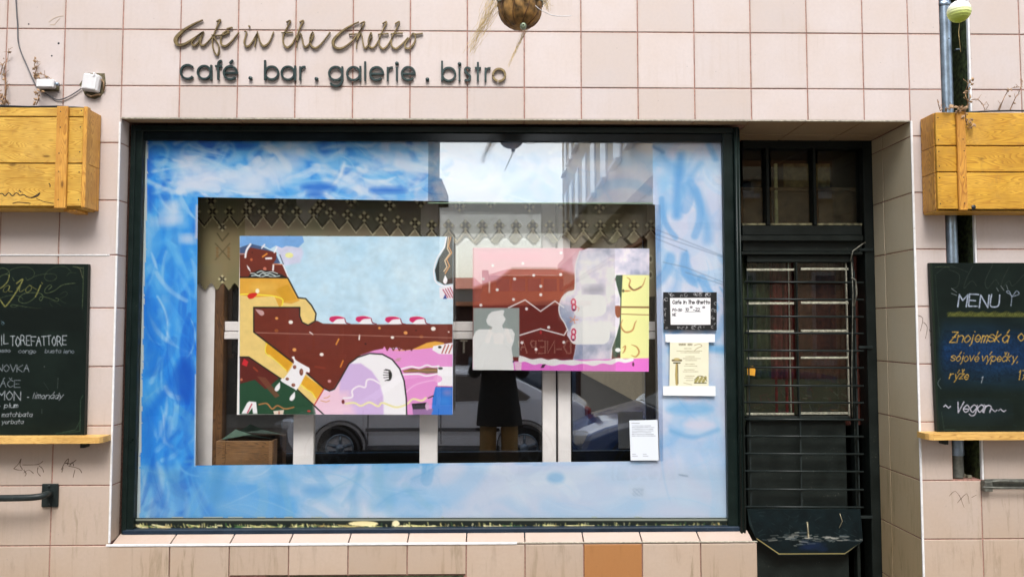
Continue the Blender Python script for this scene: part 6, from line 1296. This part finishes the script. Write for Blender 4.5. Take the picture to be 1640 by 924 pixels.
# far building with a long dormer strip
fb = building('terracotta_far_house', 'low terracotta coloured house with a strip of attic windows closing the side street', RF(770, 450, -45).x, RF(960, 450, -45).x, -55, -45, RF(800, 468, -45).z, terr, [])
za, zb2 = RF(800, 446, -46).z, RF(800, 466, -46).z
a, b = RF(785, 445, -46), RF(955, 465, -46)
part(MB().box((a.x, -54, zb2-.3), (b.x, -46, za+.2)), 'attic_wall', terr, fb)
for k in range(6): x = RF(795+k*25, 450, -46).x; part(MB().box((x, -45.99, zb2), (x+.85, -45.95, za)), 'attic_window', M['pane_far'], fb)
a2 = RF(812, 431, -50)
part(MB().add([(a.x-.3, -45.6, za+.2), (b.x, -45.6, za+.2), (b.x, -50, a2.z), (a2.x, -50, a2.z), (a.x-.3, -54, za+.2)], [(0, 1, 2, 3), (0, 3, 4)]), 'roof', rt, fb)
part(MB().box((a.x-.5, -45.9, zb2-.3), (a.x-.1, -45.3, za+.5)), 'gable_post', terr, fb)
fb2 = building('distant_grey_house', 'distant grey house with a low roof seen left of the terracotta house', RF(700, 470, -70).x, RF(775, 470, -70).x, -80, -70, RF(700, 462, -70).z, simple('grey_render', L(150, 145, 138), .9), [('y', RF(740, 480, -70).x, 1.5, 1.2, 1.4)], rt, 1.4)
# kiosk with the mirrored lettering
k0, k1 = RF(742, 500, -11), RF(925, 500, -11); kz = RF(800, 489, -11).z
ks = empty('snack_kiosk', ((k0.x+k1.x)/2, -12, RZ), 'dark brown kiosk with cream lettering reading D-NEPAL T across the street', 'kiosk')
kb = simple('kiosk_brown', L(70, 44, 34), .7, var=.2)
part(MB().box((k0.x-.3, -12.8, RZ), (k1.x+.1, -11, kz)), 'cabin', kb, ks); part(MB().box((k0.x-.45, -12.9, kz), (k1.x+.25, -10.8, kz+.08)), 'roof_slab', terr, ks)
zb3, zt3 = RF(800, 566, -10.98).z, RF(800, 546, -10.98).z
for k in range(4): x = k0.x+.1+k*.56; part(MB().box((x, -11, RZ+.7), (x+.48, -10.985, zb3-.08)), 'serving_window', M['pane_far'], ks)
lm = simple('cream_letters', L(236, 220, 190), .6)
def sign_letter(ch, xpx, hgt):
    m = MB(); k = hgt/6; x0 = RF(xpx, 550, -10.98).x
    for q in GLY[ch].split(';'):
        P = [(x0-int(o[0])*k*.85, zb3+(int(o[1])-2)*k) for o in q.split()]
        m.ribbon(P, [.032]*len(P), -10.999, -10.97)
    part(m, 'letter', lm, ks)
for ch, xp in zip('D-NEPALT', (914, 899, 888, 873, 858, 844, 831, 748)): sign_letter(ch, xp, zt3-zb3)

# ------------------------------------------------------------------ cars
def car(name, label, origin, length, paint, prof, glassz, wheels, wr, mirror=1, wind=(), estate=False):
    """side profile in metres from the nose (x to the tail), extruded over width with tumblehome"""
    o = empty(name, origin, label, 'car', 'parked cars mirrored in the glass'); ox, oy, oz = origin; W_ = .88
    def sec(pts, y, k, inset):
        r = []
        for x, z in pts:
            up = max(0, z-.95)*.42 if inset else 0
            r.append((ox+mirror*x, oy+y*(W_-up*0-(up if inset else 0)), oz+z))
        return r
    bm = MB(); n = len(prof); rows = []
    for yy, dz, sx in ((-1, 0, .0), (-.97, .03, 0), (-.5, .05, 0), (0, .06, 0), (.5, .05, 0), (.97, .03, 0), (1, 0, 0)):
        rr = []
        for x, z in prof:
            tum = max(0, z-.92)*.38; hw = W_-tum
            xx = x+(.10*abs(yy)**3 if x < .4 else (-.10*abs(yy)**3 if x > length-.4 else 0))
            rr.append((ox+mirror*xx, oy+yy*hw, oz+z+(dz if z > .6 else 0)*.6))
        rows.append(rr)
    vs = [v for r in rows for v in r]; fs = []
    for i in range(len(rows)-1):
        for k in range(n): fs.append((i*n+k, i*n+(k+1) % n, (i+1)*n+(k+1) % n, (i+1)*n+k))
    fs.append(tuple(range(n))); fs.append(tuple((len(rows)-1)*n+k for k in range(n-1, -1, -1)))
    bd_ = part(bm.add(vs, fs), 'body', paint, o)
    for s in (-1, 1):
        for g in glassz:
            pts = []
            for x, z in g: tum = max(0, z-.92)*.38; pts.append((x, z, s*(W_-tum+.006)))
            m = MB().add([(ox+mirror*x, oy+y, oz+z) for x, z, y in pts]+[(ox+mirror*x, oy+y-s*.02, oz+z) for x, z, y in pts], [tuple(range(len(pts))), tuple(range(2*len(pts)-1, len(pts)-1, -1))]+[(i, (i+1) % len(pts), (i+1) % len(pts)+len(pts), i+len(pts)) for i in range(len(pts))])
            part(m, 'side_window', M['car_glass'], o)
        part(MB().box((ox+mirror*1.22, oy+s*(W_-.02), oz+.24), (ox+mirror*(length-1.35), oy+s*(W_+.012), oz+.36), .01), 'dark_reflection_strip', M['tyre'], o)  # dark strip colours in the reflection along the lower body
        part(MB().box((ox+mirror*1.22, oy+s*(W_-.02), oz+.56), (ox+mirror*(length-1.35), oy+s*(W_+.014), oz+.61), .008), 'rubbing_strip', M['tyre'], o)
        for dx in (1.25, 2.31, 3.08): part(MB().box((ox+mirror*dx, oy+s*(W_-.01), oz+.38), (ox+mirror*(dx+.014), oy+s*(W_+.004), oz+.93)), 'door_seam', M['tyre'], o)
        m = MB().box((ox+mirror*1.9, oy+s*(W_+.01), oz+.80), (ox+mirror*2.02, oy+s*(W_+.03), oz+.83)).box((ox+mirror*2.85, oy+s*(W_+.01), oz+.80), (ox+mirror*2.97, oy+s*(W_+.03), oz+.83)); part(m, 'door_handle', M['zinc'], o)
        part(MB().box((ox+mirror*1.30, oy+s*(W_-.02), oz+.92), (ox+mirror*1.45, oy+s*(W_+.17), oz+1.06), .03), 'wing_mirror', paint, o)
        part(MB().box((ox+mirror*.0, oy+s*(W_-.35), oz+.58), (ox+mirror*.22, oy+s*(W_-.03), oz+.74), .03), 'headlight', simple('lamp_glass', L(205, 210, 215), .08, .3, spec=.8), o)
        part(MB().box((ox+mirror*(length-.12), oy+s*(W_-.3), oz+.7), (ox+mirror*(length-.01), oy+s*(W_-.03), oz+.9), .03), 'tail_light', simple('tail_red', L(150, 20, 24), .2), o)
        for wx_ in wheels:
            c_ = (ox+mirror*wx_, oy+s*(W_-.07), oz+wr)
            t_ = part(MB().lathe([(wr*.6, -.1), (wr*.95, -.1), (wr, -.07), (wr, .07), (wr*.95, .1), (wr*.6, .1)], c_, 32, 'y'), 'tyre', M['tyre'], o)
            part(MB().lathe([(wr+.05, -.02), (wr+.07, -.02), (wr+.07, .135*1), (wr+.05, .135)], (c_[0], c_[1] if s > 0 else c_[1]-.115, c_[2]), 32, 'y'), 'wheel_arch', M['tyre'], o)
            m = MB().lathe([(wr*.60, s*.02), (wr*.62, s*.11), (wr*.55, s*.115), (wr*.55, s*.02)], c_, 28, 'y').lathe([(0, s*.11), (.06, s*.105), (.06, s*.03), (0, s*.03)], c_, 14, 'y')
            for q in range(5):
                a = q*2*math.pi/5+.3; m.tube([(c_[0]+.04*math.cos(a), c_[1]+s*.08, c_[2]+.04*math.sin(a)), (c_[0]+wr*.58*math.cos(a), c_[1]+s*.09, c_[2]+wr*.58*math.sin(a))], .022, 6)
            part(m, 'rim', M['zinc'], o)
            part(MB().lathe([(0, 0), (wr*.58, 0)], (c_[0], c_[1]+s*.01, c_[2]), 20, 'y'), 'wheel_well', M['tyre'], o)
    for g in wind:
        m = MB(); pts = []
        (xa, za), (xb, zb_) = g
        for x, z in g:
            tum = max(0, z-.92)*.38
            pts += [(x, z, -(W_-tum-.09)), (x, z, (W_-tum-.09))]
        q = [pts[0], pts[1], pts[3], pts[2]]; dx, dz = zb_-za, -(xb-xa); l = math.hypot(dx, dz); sg = 1 if dz*1 > 0 else -1; dx, dz = dx/l*.05*sg, dz/l*.05*sg
        m.add([(ox+mirror*(x+dx*0), oy+y, oz+z+.045) for x, z, y in q], [(0, 1, 2, 3)]); part(m, 'windscreen', M['car_glass'], o)
    return o
M['car_glass'] = simple('car_glass', L(22, 27, 32), .03, var=.1, bs=0, spec=1.)
M['tyre'] = simple('tyre_rubber', L(26, 26, 27), .85)
silver = simple('silver_paint', L(216, 224, 236), .22, .0, var=.03, bs=0, coat=.6); navy = simple('navy_paint', L(52, 84, 140), .15, .0, var=.05, bs=0, coat=.8)
sx0 = U(452, 700, 2*.33+6.7).x
# nose at x=0; saloon
pro = [(.02, .42), (0, .58), (.06, .70), (.22, .76), (1.02, .93), (1.12, .95), (1.72, 1.36), (2.1, 1.43), (2.9, 1.42), (3.35, 1.33), (3.98, 1.02), (4.38, .98), (4.5, .9), (4.52, .6), (4.46, .36), (.1, .28)]
gla = [[(1.32, .97), (1.82, 1.33), (2.28, 1.38), (2.28, .98)], [(2.34, .98), (2.34, 1.38), (2.95, 1.36), (3.1, 1.30), (3.1, 1.0)], [(3.16, 1.0), (3.16, 1.28), (3.32, 1.25), (3.62, 1.05), (3.55, 1.0)]]
car('silver_saloon_car', 'silver saloon car parked across the street, mirrored low in the shop glass', (sx0, -7.5, RZ), 4.52, silver, pro, gla, (.86, 3.52), .33, 1, (((1.14, .97), (1.70, 1.33)), ((3.92, 1.04), (3.38, 1.31))))
pro2 = [(.02, .40), (0, .56), (.08, .70), (.3, .79), (.98, .95), (1.08, .98), (1.78, 1.42), (2.2, 1.48), (3.2, 1.46), (3.7, 1.38), (4.0, 1.0), (4.12, .9), (4.14, .5), (4.08, .34), (.1, .28)]
gla2 = [[(1.25, .99), (1.86, 1.37), (2.25, 1.42), (2.25, 1.0)], [(2.31, 1.0), (2.31, 1.42), (3.15, 1.40), (3.15, 1.02)], [(3.22, 1.02), (3.22, 1.39), (3.6, 1.33), (3.75, 1.06)]]
car('navy_hatchback_car', 'dark navy hatchback parked nose left by the near kerb, mirrored at the right', (U(920, 700, 2*.33+5.2).x, -6.1+.02, RZ-.02), 4.14, navy, pro2, gla2, (.8, 3.35), .32, 1, (((1.1, 1.0), (1.76, 1.39)), ((3.98, 1.03), (3.72, 1.34))))
